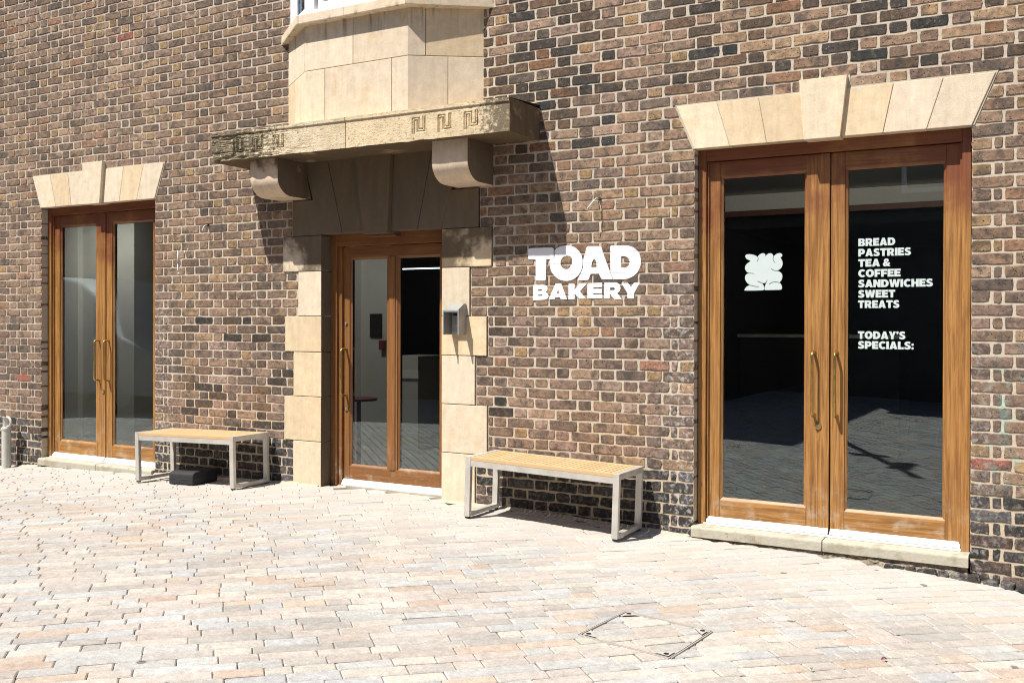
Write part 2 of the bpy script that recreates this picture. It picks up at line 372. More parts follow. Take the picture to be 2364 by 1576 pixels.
def build_ground():
    # the sheet under the setts, out to the horizon
    xs = sorted(set(list(np.linspace(-14, 9, 93))+[-600, -200, -60, -30, -20, 14, 20, 30, 60, 200, 600]))
    ys = [-600, -200, -60, -30, -14, -10, -6, -3, -1, 0, .3]
    V = [(x, y, float(zg(x))-.0105) for y in ys for x in xs]; n = len(xs)
    Fc = [(j*n+i, j*n+i+1, (j+1)*n+i+1, (j+1)*n+i) for j in range(len(ys)-1) for i in range(n-1)]
    k = NT("joint_sand"); p = k.pos(); nn = k.noise(p, 90, 5); lo = k.noise(p, 1.6, 3)
    c = k.mix(nn, (.11, .09, .068), (.26, .215, .165)); c = k.val(c, k.rng(lo, .3, .7, .6, 1.1))
    k.bump(nn, .004); sand = k.fin(c, .95, 0, .2)
    tag(raw("ground", V, Fc, sand), kind="structure")
    pal = [((.42, .355, .305), 26), ((.385, .315, .265), 16), ((.375, .37, .355), 20), ((.33, .29, .255), 14), ((.43, .305, .21), 9), ((.46, .41, .345), 16), ((.36, .36, .365), 9), ((.30, .265, .24), 6), ((.39, .26, .18), 4)]
    W_ = np.array([a[1] for a in pal], float); W_ /= W_.sum(); PC = np.array([a[0] for a in pal])
    ang = math.radians(46.5); d = np.array([math.cos(ang), math.sin(ang)]); nrm = np.array([-d[1], d[0]])
    Vs, Fs, Cs = [], [], []; off = 0
    b = -16.
    while b < 16:
        wd = .085+rng.uniform(-.007, .008)
        a = -20+rng.uniform(0, .3); bc = b+wd/2
        while a < 20:
            L = rng.choice([.13, .18, .23, .28, .34, .41], p=[.16, .22, .25, .2, .12, .05])*.93*rng.uniform(.9, 1.1)
            cx, cy = d*(a+L/2)+nrm*bc
            a0 = a; a += L
            inrec = -1.75 < cx < -.62 and cy < .12
            if not (-12.5 < cx < 7.5 and -12.5 < cy < (.12 if inrec else .03)): continue
            near = -8 < cx < 4.6 and cy > -4.7
            g = rng.uniform(.0007, .0021); hl = L/2-g; hw = wd/2-rng.uniform(.0017, .0032)
            col = PC[rng.choice(len(pal), p=W_)]; col = (col*.62+np.array((.412, .398, .372))*.42)*rng.uniform(.92, 1.08)
            al = rng.uniform()
            tilt = rng.normal(0, .006, 2); dz = rng.normal(0, .0011)
            if near:
                ch = .004*rng.uniform(.6, 1.4)
                o = [(-hl+ch, -hw), (0, -hw+rng.normal(0, .0009)), (hl-ch, -hw), (hl, -hw+ch*.8), (hl, hw-ch*.8), (hl-ch, hw), (0, hw+rng.normal(0, .0009)), (-hl+ch, hw), (-hl, hw-ch*.8), (-hl, -hw+ch*.8)]
                o = np.array(o)+rng.normal(0, .0008, (10, 2)); n_ = 10
                ins = o*np.array([(hl-.005)/hl, (hw-.005)/hw])
                rings = [(ins, 0.), (o, -.0045), (o, -.03)]
            else:
                o = np.array([(-hl, -hw), (hl, -hw), (hl, hw), (-hl, hw)]); n_ = 4
                rings = [(o, 0.), (o, -.03)]
            for rg, zz in rings:
                xy = np.outer(rg[:, 0]+a0+L/2, d)+np.outer(rg[:, 1]+bc, nrm)
                z = zg(xy[:, 0])+zz+dz+rg[:, 0]*tilt[0]+rg[:, 1]*tilt[1]*2.2
                Vs.append(np.column_stack([xy, z])); Cs.append(np.tile([*col, al], (n_, 1)))
            Fs.append(tuple(range(off, off+n_)))
            for r in range(len(rings)-1):
                for i in range(n_):
                    Fs.append((off+r*n_+i, off+(r+1)*n_+i, off+(r+1)*n_+(i+1) % n_, off+r*n_+(i+1) % n_))
            off += n_*len(rings)
        b += wd
    tag(raw("paving", np.vstack(Vs), Fs, PAVE, None, np.vstack(Cs)), kind="structure")
build_ground()

# ------------------------------------------------------------------ building
BLD = thing("brick_building", "brown brick building with stone trimmed doorways, wooden glazed doors and stone bay", "building")
CH = .0725; ZB = 1.385
LD = (-5.330, -3.712, 2.447); RD = (1.362, 3.008, 2.4725); CD = (-1.765, -.604, 2.045)   # openings: left, right, head
XW0, XW1, ZW0, ZW1 = -12.4, 7.2, ZB-24*CH, ZB+52*CH
# quoin outlines either side of the entrance (outer edge x, z0, z1)
QL = [(-2.075, ZB+9*CH, ZB+13*CH, 's'), (-2.175, ZB+5*CH, ZB+9*CH, 'p'), (-2.01, ZB, ZB+5*CH, 'c'), (-2.153, ZB-4*CH, ZB, 'c'), (-2.061, ZB-9*CH, ZB-4*CH, 'c'), (-2.158, ZB-14*CH, ZB-9*CH, 'c'), (-2.063, ZB-20*CH, ZB-14*CH, 'c')]
QR = [(-.281, ZB+9*CH, ZB+13*CH, 's'), (-.170, ZB+5*CH, ZB+9*CH, 'p'), (-.358, ZB, ZB+5*CH, 'c'), (-.208, ZB-4*CH, ZB, 'c'), (-.309, ZB-9*CH, ZB-4*CH, 'c'), (-.205, ZB-14*CH, ZB-9*CH, 'c'), (-.308, ZB-20*CH, ZB-14*CH, 'c')]
LINTELS = []
for (x0, x1, zh) in (LD, RD):
    LINTELS.append((x0, x1, zh, x0-.122, x1+.122, ZB+19*CH-.003, (x0+x1)/2))

def blocked(z0, z1):
    """x intervals closed to brick for a course from z0 to z1: (x0 at bottom, x0 at top, x1 at bottom, x1 at top, kind)"""
    zm = (z0+z1)/2; out = []
    for (x0, x1, zh) in (LD, RD):
        if zm < zh: out.append((x0, x0, x1, x1, 'open'))
    for (x0, x1, zh, xa, xb, zt, xc) in LINTELS:
        if zh < zm < zt:
            f = lambda z: (min(max(z, zh), zt)-zh)/(zt-zh)
            m = .011
            out.append((x0+(xa-x0)*f(z0)-m, x0+(xa-x0)*f(z1)-m, x1+(xb-x1)*f(z0)+m, x1+(xb-x1)*f(z1)+m, 'stone'))
        if zt-.01 < zm < zt+CH: out.append((xc-.142, xc-.142, xc+.142, xc+.142, 'stone'))
    for l, r in zip(QL, QR):
        if l[1] < zm < l[2]: out.append((l[0]-.006, l[0]-.006, r[0]+.006, r[0]+.006, 'stone'))
    if ZB+13*CH < zm < 2.86: out.append((-1.95, -1.95, -.42, -.42, 'stone'))
    if zm > 2.80: out.append((-2.11, -2.11, -.256, -.256, 'stone'))
    return sorted(out)

PALS = {
 'main': [((.122, .078, .056), 24), ((.098, .062, .046), 18), ((.076, .054, .044), 10), ((.15, .098, .072), 20), ((.042, .036, .033), 6), ((.205, .132, .078), 5), ((.135, .09, .08), 6), ((.185, .125, .095), 11), ((.16, .082, .05), 4)],
 'warm': [((.128, .078, .052), 24), ((.16, .1, .067), 22), ((.088, .058, .043), 14), ((.205, .134, .08), 10), ((.05, .041, .036), 6), ((.175, .09, .05), 5), ((.195, .132, .095), 12)],
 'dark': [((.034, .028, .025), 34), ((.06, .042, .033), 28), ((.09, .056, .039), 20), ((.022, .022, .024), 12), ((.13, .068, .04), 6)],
 'purp': [((.11, .072, .064), 26), ((.075, .052, .048), 26), ((.15, .098, .088), 22), ((.045, .036, .036), 14), ((.2, .145, .135), 7), ((.2, .085, .06), 1)],
 'band': [((.022, .022, .024), 40), ((.036, .034, .038), 30), ((.062, .062, .075), 14), ((.05, .036, .034), 12), ((.09, .062, .058), 4)],
}
def _tone(c, f=1.32, d=.1):
    g_ = sum(c)/3; return [(x+(g_-x)*d)*f*w_ for x, w_ in zip(c, (1.05, 1., .86))]
PALS = {k: (np.array([_tone(a[0], 1.32 if k != 'band' else 1.15) for a in v]), np.array([a[1] for a in v], float)/sum(a[1] for a in v)) for k, v in PALS.items()}
def brick_colour(x, z, head):
    if z < ZB-14*CH+.01: key = 'band'
    elif (x > 3.0 and z < 1.6) or (.9 < x < 1.4 and z < 1.7) or (-3.8 < x < -3.35 and z < 1.7) or (x < -5.2 and z < 1.4): key = 'purp' if rng.uniform() < .6 else 'main'
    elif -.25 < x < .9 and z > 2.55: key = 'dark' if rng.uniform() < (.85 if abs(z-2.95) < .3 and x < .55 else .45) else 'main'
    elif x > 1.2 and z > 2.8: key = 'dark' if rng.uniform() < .4 else 'warm'
    elif z < 1.35 and x < 0: key = 'purp' if rng.uniform() < .4 else ('dark' if rng.uniform() < .45 else 'main')
    elif z < 1.35: key = 'purp' if rng.uniform() < .45 else 'main'
    elif x > 0: key = 'warm' if rng.uniform() < .7 else 'main'
    else: key = 'main' if rng.uniform() < .75 else 'warm'
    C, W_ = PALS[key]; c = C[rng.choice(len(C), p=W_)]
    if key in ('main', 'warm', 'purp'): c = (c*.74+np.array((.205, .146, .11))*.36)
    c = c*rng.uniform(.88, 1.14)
    if head and key in ('main', 'warm') and rng.uniform() < .13: c = np.array((.27, .175, .09))*rng.uniform(.8, 1.1)
    if key != 'band' and rng.uniform() < .0018: c = np.array((.27, .10, .07))
    return c

def build_wall():
    Vs, Fs, Cs = [], [], []; off = 0
    MV, MF = [], []
    P = .3385
    def flemish(lo, hi, anchor, parity, sgn):
        """bricks along a course; anchor is where a stretcher starts (parity 0) or header+closer (parity 1), running to sgn"""
        st_ = anchor if parity == 0 else anchor+sgn*.169
        res = []
        n0 = int(math.floor((lo-anchor)/P))-2; n1 = int(math.ceil((hi-anchor)/P))+2
        for i in range(n0, n1+1):
            s = st_+i*P
            if sgn > 0: res += [(s, s+.2125, 0), (s+.226, s+.325, 1)]
            else: res += [(s-.2125, s, 0), (s-.325, s-.226, 1)]
        return res
    row = 0; z = ZW0
    while z < ZW1-1e-6:
        z0, z1 = z, z+CH; parity = int(round((z-ZB)/CH)) % 2
        bl = blocked(z0, z1)
        free = []; cur = (XW0, XW0, 'end')
        for (a0, a1, b0, b1, kd) in bl:
            if a0 > cur[0]+.01: free.append((cur[0], cur[1], a0, a1, cur[2], kd))
            if b0 > cur[0]: cur = (b0, b1, kd)
        free.append((cur[0], cur[1], XW1, XW1, cur[2], 'end'))
        jw = .0059
        wob = lambda x: .0016*math.sin(x*3.1+row*1.7)+.0011*math.sin(x*9.7+row*.9)
        for (l0, l1, r0, r1, lk, rk) in free:
            MV += [(l0, .0055, z0), (r0, .0055, z0), (r1, .0055, z1), (l1, .0055, z1)]; MF.append(tuple(range(len(MV)-4, len(MV))))
            for kd, xx in ((lk, l0), (rk, r0)):
                if kd == 'open':
                    MV += [(xx, .0055, z0), (xx, .0055, z1), (xx, .13, z1), (xx, .13, z0)]; MF.append(tuple(range(len(MV)-4, len(MV))))
            lo, hi = min(l0, l1), max(r0, r1)
            mid = (lo+hi)/2
            if hi < -5: anchor, sg = LD[0], -1
            elif mid < -1.2: anchor, sg = LD[1], 1
            elif lo > 2.6: anchor, sg = RD[1], 1
            else: anchor, sg = RD[0], -1
            bs = [[max(a, lo), min(b, hi), h] for a, b, h in flemish(lo, hi, anchor, parity, sg) if b > lo+.004 and a < hi-.004]
            bs.sort()
            # jamb closers: where parity 1 meets an opening, start with header + closer
            for side in ('L', 'R'):
                isopen = (lk if side == 'L' else rk) == 'open'
                edge = lo if side == 'L' else hi
                if isopen and parity == 1:
                    if side == 'L':
                        bs = [q for q in bs if q[0] >= edge+.165]; bs = [[edge, edge+.100, 1], [edge+.113, edge+.156, 1]]+bs
                    else:
                        bs = [q for q in bs if q[1] <= edge-.165]; bs = bs+[[edge-.156, edge-.113, 1], [edge-.100, edge, 1]]
            # swallow slivers
            k = 0
            while k < len(bs):
                if bs[k][1]-bs[k][0] < .035 and len(bs) > 1:
                    if k == 0: bs[1][0] = bs[0][0]
                    elif k == len(bs)-1: bs[k-1][1] = bs[k][1]
                    else: k += 1; continue
                    bs.pop(k); continue
                k += 1
            nb = len(bs)
            for i, (a, b, h) in enumerate(bs):
                first, last = i == 0, i == nb-1
                ga = .0 if (first and lk == 'open') else (.004 if first else .0)
                a_ = a+ga+(0 if first else rng.normal(0, .0018)); b_ = b-(.004 if (last and rk != 'open') else 0)+(0 if last else rng.normal(0, .0018))
                a0, a1, b0, b1 = a_, a_, b_, b_
                if first: a0 += l0-lo; a1 += l1-lo
                if last: b0 += r0-hi; b1 += r1-hi
                if min(b0-a0, b1-a1) < .012: continue
                sign = -.0 < a and b < 1.1 and 1.4 < z0 < 1.95
                jz = 0 if sign else 1
                zb0 = z0+jw+jz*rng.normal(0, .0011); zb1 = z1-jw+jz*rng.normal(0, .0011)
                tl = jz*rng.normal(0, .0012)
                nx, nz = (7, 3) if (b-a) > .15 else (4, 3)
                o = []
                for t in np.linspace(0, 1, nx)[:-1]: o.append((a0+(b0-a0)*t, zb0))
                for t in np.linspace(0, 1, nz)[:-1]: o.append((b0+(b1-b0)*t, zb0+(zb1-zb0)*t))
                for t in np.linspace(1, 0, nx)[:-1]: o.append((a1+(b1-a1)*t, zb1))
                for t in np.linspace(1, 0, nz)[:-1]: o.append((a0+(a1-a0)*t, zb0+(zb1-zb0)*t))
                o = np.array(o); n_ = len(o); cen = o.mean(0)
                rough = .0013 if not (z0 < .4 or (.9 < a < 1.4 and z0 < 1.5)) else .0024
                o = o+rng.normal(0, rough, o.shape)
                # rounded arrises at the four corners
                for ci in (0, nx-1, nx+nz-2, 2*nx+nz-3): o[ci] += (cen-o[ci])/np.linalg.norm(cen-o[ci])*rng.uniform(.001, .005)
                o[:, 1] += [wob(x)*jz for x in o[:, 0]]+tl*(o[:, 0]-cen[0])/.1
                hx, hz = (b_-a_)/2, (zb1-zb0)/2
                ins = cen+(o-cen)*np.array([max(.2, (hx-.003)/hx), (hz-.003)/hz])
                dy = jz*abs(rng.normal(0, .0011)); ty = jz*rng.normal(0, .006); tz = jz*rng.normal(0, .012)
                yy = lambda q, d_: d_+dy+(q[:, 0]-cen[0])*ty+(q[:, 1]-cen[1])*tz
                for q, dd in ((ins, 0.), (o, .0024), (o, .115)):
                    y = yy(q, dd) if dd < .1 else np.full(n_, dd)
                    Vs.append(np.column_stack([q[:, 0], y, q[:, 1]]))
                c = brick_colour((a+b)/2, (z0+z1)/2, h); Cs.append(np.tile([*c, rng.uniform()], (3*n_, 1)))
                Fs.append(tuple(range(off, off+n_)))
                for r in range(2):
                    for j in range(n_): Fs.append((off+r*n_+j, off+(r+1)*n_+j, off+(r+1)*n_+(j+1) % n_, off+r*n_+(j+1) % n_))
                off += 3*n_
        z += CH; row += 1
    # ends and cap of the wall, seen from elsewhere
    wl = raw("wall", np.vstack(Vs), Fs, BRICK, BLD, np.vstack(Cs))
    mo = raw("mortar", MV, MF, MORTAR, wl)
    return wl
WALL = build_wall()

def stone_col(): 
    v = rng.uniform(.92, 1.06)
    if rng.uniform() < .3: return (v*.99, v*.925, v*.80, rng.uniform())
    return (v, v*rng.uniform(.975, 1.005), v*rng.uniform(.93, 1.0), rng.uniform())

# flat stone arches over the two double doors
def lintel(x0, x1, zh, xa, xb, zt, xc, pts):
    g = .0022
    j = MB(); j.prism([(x0-.012, zh+.001), (x1+.012, zh+.001), (xb+.012, zt+.010), (xa-.012, zt+.010)], .0005, .09)
    j.prism([(xc-.15, zt+.0101), (xc+.15, zt+.0101), (xc+.152, zt+CH+.008), (xc-.152, zt+CH+.008)], .001, .09)
    o = j.build("stone_lintel", MORTAR, BLD)
    for (bl, br, tl, tr) in pts:
        m = MB(); m.c = stone_col(); m.prism([(bl+g, zh), (br-g, zh), (tr-g, zt), (tl+g, zt)], -.006, .10)
        m.build("voussoir", STONE, o, .0025)
    k = MB(); k.c = stone_col(); kz = zt+CH
    k.prism([(xc-.113, zh-.008), (xc+.102, zh-.008), (xc+.142, kz), (xc-.142, kz)], -.04, .10)
    k.build("keystone", STONE, o, .003)
def lpts(x0, x1, xa, xb, xc):
    kb0, kb1, kt0, kt1 = xc-.113, xc+.102, xc-.129, xc+.129
    res = []
    for i in range(3):
        f, g = i/3, (i+1)/3
        res.append((x0+(kb0-x0)*f, x0+(kb0-x0)*g, xa+(kt0-xa)*f, xa+(kt0-xa)*g))
        res.append((kb1+(x1-kb1)*f, kb1+(x1-kb1)*g, kt1+(xb-kt1)*f, kt1+(xb-kt1)*g))
    return res
for L in LINTELS: lintel(*L, lpts(L[0], L[1], L[3], L[4], L[6]))

# entrance surround: quoins, flat arch with keystone
SUR = bpy.data.objects.new("door_surround", None); link(SUR, BLD); g = .0025
for Q, inner, sgn in ((QL, CD[0], 1), (QR, CD[1], -1)):
    for (xo, z0, z1, kd) in Q:
        m = MB(); m.c = stone_col(); a, b = (xo, inner) if sgn > 0 else (inner, xo)
        m.box(a+g, b-g, -.006+rng.normal(0, .0012), .30, z0+g, z1-g)
        qo = m.build("quoin", {'c': STONE, 'p': SOOTL, 's': SOOT_SHADE}[kd], SUR, .004); qo.data.materials.append(SOOT_SHADE)
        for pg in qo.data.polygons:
            if sgn*pg.normal.x > .7: pg.material_index = 1  # reveal faces: dirt plus shade put into the colour
zc = CD[2]; zt = 2.64
xk0b, xk1b, xk0t, xk1t = -1.308, -1.072, -1.395, -1.045
L_ = [(-1.765, -1.95), (-1.547, -1.70), (-1.308, -1.395)]; R_ = [(-1.072, -1.045), (-.822, -.689), (-.604, -.42)]
for A in (L_, R_):
    for (b0, t0), (b1, t1) in zip(A[:-1], A[1:]):
        soot_shade = MB(); soot_shade.c = stone_col(); soot_shade.prism([(b0+g, zc), (b1-g, zc), (t1-g, zt), (t0+g, zt)], -.012, .30); soot_shade.build("voussoir", SOOT_SHADE, SUR, .003)  # arch stones: real soot, with the canopy's shade painted into it
# upper infill blocks beside the arch
for q in ([(-2.075, ZB+13*CH+g), (-1.765-.114, ZB+13*CH+g), (-1.956, zt), (-2.075, zt)], [(-.604+.112, ZB+13*CH+g), (-.281, ZB+13*CH+g), (-.281, zt), (-.414, zt)]):
    m = MB(); m.c = stone_col(); m.prism(q, -.004, .2); m.build("arch_infill", SOOT_SHADE, SUR, .003)
k = MB(); k.c = stone_col(); k.prism([(xk0b, zc-.02), (xk1b, zc-.02), (xk1t, zt), (xk0t, zt)], -.055, .28); k.build("keystone", SOOT_SHADE, SUR, .004)

# ------------------------------------------------------------------ stone canopy on two brackets
CX0, CX1, CZ0, CZ1, CYF = -2.566, .222, 2.625, 2.85, -.43
def greek(u, v):          # u,v in 0..1 of the motif, returns distance to the ribbon outline in metres (motif .115 x .115)
    S = .115; x, y = u*S, v*S; hw = .0125
    pts = [(hw, 0), (hw, S-hw), (S/2-.004, S-hw), (S/2-.004, hw+.01), (S-hw, hw+.01), (S-hw, S)]
    d = 9
    for (x0, y0), (x1, y1) in zip(pts[:-1], pts[1:]):
        dx = max(min(x0, x1)-x, 0, x-max(x0, x1)); dy = max(min(y0, y1)-y, 0, y-max(y0, y1)); d = min(d, max(dx, dy))
    return abs(d-hw*.62)
def build_canopy():
    nx, nz = 620, 58; xs = np.linspace(CX0, CX1, nx); zs = np.linspace(CZ0, CZ1, nz)
    motifs = [(-.519, 2.731), (-.301, 2.730), (-.083, 2.730), (-2.261, 2.727), (-2.049, 2.733), (-1.835, 2.728)]
    V = []
    for z in zs:
        for x in xs:
            y = CYF
            for (mx, mz) in motifs:
                if abs(x-mx) < .062 and abs(z-mz) < .062:
                    dd = greek((x-mx)/.115+.5, (z-mz)/.115+.5)
                    y += .014*max(0, 1-dd/.0052)
            if z > CZ1-.026: y -= .009                      # projecting top fillet
            y += .0009*mnoise.noise((x*40, z*90, 3.)) + .001*mnoise.noise((x*140, z*140, 7.))
            e = max(0, (-1.35-x)/1.2)                       # eroded left end
            bed = max(0, mnoise.noise((x*7, z*70, 1.3)))+max(0, mnoise.noise((x*30, z*120, 4.)))*.6
            low = max(0, 1-(z-CZ0)/.10)
            y += min(1, e)*(.014*bed+.03*low*max(0, mnoise.noise((x*12, z*30, 9.))+.25))
            ex = max(0, 1-(x-CX0)/.05); y += .035*ex*ex*(.4+low)
            if abs(x+1.174) < .003: y += .012
            zz = z
            if z == zs[0]: zz += .006*mnoise.noise((x*9, 1, 2))+min(1, e)*.012*max(0, mnoise.noise((x*11, 4, 2)))
            V.append((x+.010*ex*mnoise.noise((z*40, 2, 2)), y, zz))
    Fc = [(j*nx+i, j*nx+i+1, (j+1)*nx+i+1, (j+1)*nx+i) for j in range(nz-1) for i in range(nx-1)]
    n0 = len(V)
    top = [V[(nz-1)*nx+i] for i in range(nx)]; bot = [V[i] for i in range(nx)]
    lf = [V[j*nx] for j in range(nz)]; rt = [V[j*nx+nx-1] for j in range(nz)]
    def strip(edge, tgt, flip):
        o = len(V); V.extend(edge); V.extend(tgt); n = len(edge)
        for i in range(n-1):
            f = (o+i, o+i+1, o+n+i+1, o+n+i); Fc.append(f if not flip else f[::-1])
    strip(top, [(x, .0, z+.028) for x, y, z in top], False)
    strip(bot, [(x, .0, CZ0+.004) for x, y, z in bot], True)
    strip(lf, [(x+.0, .0, z) for x, y, z in lf], False); strip(rt, [(x, .0, z) for x, y, z in rt], True)
    cols = []
    for v in V: cols.append((1, 1, 1, .2) if v[0] < -1.174 else (1.06, 1.03, .98, .7))
    me = raw("canopy", V, Fc, LICH, BLD, cols, False)
    bm = bmesh.new(); bm.from_mesh(me.data); bmesh.ops.recalc_face_normals(bm, faces=bm.faces); bm.to_mesh(me.data); bm.free()
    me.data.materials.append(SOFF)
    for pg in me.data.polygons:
        if abs(pg.normal.z) > .8 and pg.center.z < CZ0+.03 or abs(pg.normal.x) > .8 and pg.center.x > CX1-.01: pg.material_index = 1  # soffit and right end: dirty stone darkened further to paint in their shade
    return me
SOFF = make_stone("sooty_shaded_soffit_stone", .62, 0., (.42, .32, .19))
CAN = build_canopy()
for (xa, xb, mat) in ((-2.212, -1.92, SOOTL), (-.464, -.163, STONE)):
    m = MB(); m.c = (1.0, .95, .93, .35); z1, z0 = 2.627, 2.315; r_ = .14
    poly = [(-.345, z1), (-.345, z0+r_+.02)]
    for i in range(1, 11):
        a = math.pi/2*i/10; poly.append((-.345+.16*(1-math.cos(a)), z0+.02+r_*(1-math.sin(a))-.004*i*0))
    poly += [(.02, z0+.02), (.02, z1)]
    m.prof(poly, xa, xb); bo = m.build("bracket", mat, CAN, .006, True); bo.data.materials.append(SOOT_SHADE)
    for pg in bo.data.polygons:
        if pg.normal.x > .7: pg.material_index = 1  # sides away from the sun: shade painted in together with dirt

# ------------------------------------------------------------------ bay window
BX0, BX1, BYF, BA = -2.15, -.217, -.31, .481
def bay(off, y=BYF):
    k = off*.72
    return [(BX0-off*1.05, .02), (BX0+BA-k*.55, y-off), (BX1-BA+k*.55, y-off), (BX1+off*1.05, .02)]
def seg_pt(poly, s):      # s in 0..3 along the three faces
    i = min(2, int(s)); f = s-i; return (poly[i][0]+(poly[i+1][0]-poly[i][0])*f, poly[i][1]+(poly[i+1][1]-poly[i][1])*f)
BAY = None
m = MB(); P0 = bay(0); Pi = [(BX0+.08, .03), (BX0+BA+.03, BYF+.09), (BX1-BA-.03, BYF+.09), (BX1-.08, .03)]
def bay_block(s0, s1, z0, z1):
    m.c = stone_col()
    outer = [seg_pt(P0, s0)]+[P0[i] for i in (1, 2) if s0 < i < s1]+[seg_pt(P0, s1)]
    inner = [seg_pt(Pi, s0)]+[Pi[i] for i in (1, 2) if s0 < i < s1]+[seg_pt(Pi, s1)]
    # pull ends in for a joint
    def pull(a, b, d): 
        L = math.hypot(b[0]-a[0], b[1]-a[1]); return (a[0]+(b[0]-a[0])*d/L, a[1]+(b[1]-a[1])*d/L)
    outer[0] = pull(outer[0], outer[1], .0025); outer[-1] = pull(outer[-1], outer[-2], .0025)
    m.ext(outer+inner[::-1], z0+.002, z1-.002)
for s0, s1 in ((0, .97), (.97, 1.48), (1.48, 2.22), (2.22, 3)): bay_block(s0, s1, 3.275, 3.64)
for s0, s1 in ((0, .42), (.42, 1.2), (1.2, 1.85), (1.85, 2.5), (2.5, 3)): bay_block(s0, s1, 2.83, 3.275)
BAY = m.build("bay_window", STONE, BLD, .0025)
jm = MB(); Pj = [(BX0+.02, .03), (BX0+BA+.005, BYF+.008), (BX1-BA-.005, BYF+.008), (BX1-.02, .03)]
jm.ext(Pj, 2.84, 3.63); jm.build("bay_joint", MORTAR, BAY)
sm = MB()
for (a, b) in ((0, 1.02), (1.02, 1.45), (1.45, 2.0), (2.0, 3)):
    sm.c = stone_col(); So, Si = bay(.072), bay(-.06)
    o = [seg_pt(So, a)]+[So[i] for i in (1, 2) if a < i < b]+[seg_pt(So, b)]; i_ = [seg_pt(Si, a)]+[Si[i] for i in (1, 2) if a < i < b]+[seg_pt(Si, b)]
    n = len(o)
    sm.ext(o+i_[::-1], 3.622, 3.692)
sm.build("sill", STONE, BAY, .006)
# white plastic window on the sill, in three lights
wf = MB(); Wo = bay(-.02); Wi = bay(-.085); wg = MB(); wc = MB()
def between(a, b, f): return (a[0]+(b[0]-a[0])*f, a[1]+(b[1]-a[1])*f)
for i in range(3):
    a, b, ai, bi = Wo[i], Wo[i+1], Wi[i], Wi[i+1]; L = math.hypot(b[0]-a[0], b[1]-a[1])
    def bar(f0, f1, z0, z1, t0=0., t1=1.):
        q = [between(a, b, f0), between(a, b, f1), between(ai, bi, f1), between(ai, bi, f0)]
        if t0 or t1 < 1:
            q = [between(q[0], q[3], t0), between(q[1], q[2], t0), between(q[1], q[2], t1), between(q[0], q[3], t1)]
        wf.ext(q, z0, z1)
    e = .06/L
    bar(0, e, 3.692, 5.0); bar(1-e, 1, 3.692, 5.0)
    bar(e, 1-e, 3.692, 3.745); bar(e, 1-e, 4.92, 5.0)
    n = 1 if i != 1 else 2
    for k in range(n):
        f0 = e+(1-2*e)*k/n; f1 = e+(1-2*e)*(k+1)/n; s = .05/L
        if k: bar(f0-.03/L, f0+.03/L, 3.745, 4.92)
        bar(f0+.028/L, f0+.028/L+s, 3.752, 4.91, .15, .85); bar(f1-.028/L-s, f1-.028/L, 3.752, 4.91, .15, .85)
        bar(f0+.028/L+s, f1-.028/L-s, 3.752, 3.80, .15, .85); bar(f0+.028/L+s, f1-.028/L-s, 4.86, 4.91, .15, .85)
        p0, p1 = between(between(a, b, f0), between(ai, bi, f0), .5), between(between(a, b, f1), between(ai, bi, f1), .5)
        wg.add([(*p0, 3.78), (*p1, 3.78), (*p1, 4.88), (*p0, 4.88)], [(0, 1, 2, 3)])
    # gathered net curtain
    N = 60; pc = [between(ai, bi, t/N) for t in range(N+1)]
    vs = []
    for t, p in enumerate(pc): 
        w_ = .012*math.sin(t*1.35)+.005*math.sin(t*.5); vs += [(p[0], p[1]+.07+w_, 3.70), (p[0], p[1]+.07+w_, 4.95)]
    wc.add(vs, [(2*t, 2*t+2, 2*t+3, 2*t+1) for t in range(N)])
wf.ext(bay(0.), 5.0, ZW1)
wf.build("window_frame", UPVC, BAY, .004); raw("window_pane", wg.V, wg.F, GLASS, BAY); wc.build("curtain", CURT, BAY)

# ------------------------------------------------------------------ doors
def pull_handle(parent, x, z0, z1, y0, so=.06, r=.0085, lean=0):
    m = MB(); c = .022; pts = [(x, y0, z1)]
    for i in range(7):
        a = math.pi/2*i/6; pts.append((x+lean*.0, y0-so+c*(1-math.sin(a)), z1-c*(1-math.cos(a))))
    for i in range(7):
        a = math.pi/2*i/6; pts.append((x, y0-so+c*(1-math.cos(a)), z0+c*(1-math.sin(a))))
    pts.append((x, y0, z0)); m.tube(pts, r, 12)
    for z in (z0, z1):
        m.disc_y(x, z, .0135, y0-.004, y0+.002, 16)
    return m.build("handle", BRASS, parent, 0, True)
def lock(parent, x, z, y0, r=.021):
    m = MB(); m.disc_y(x, z, r, y0-.008, y0+.004); o = m.build("lock", BRASS, parent, .003, True)
    m = MB(); m.disc_y(x, z+.004, .0075, y0-.011, y0); m.box(x-.0035, x+.0035, y0-.0105, y0, z-.012, z); m.build("keyhole", LEADG, o)
    return o
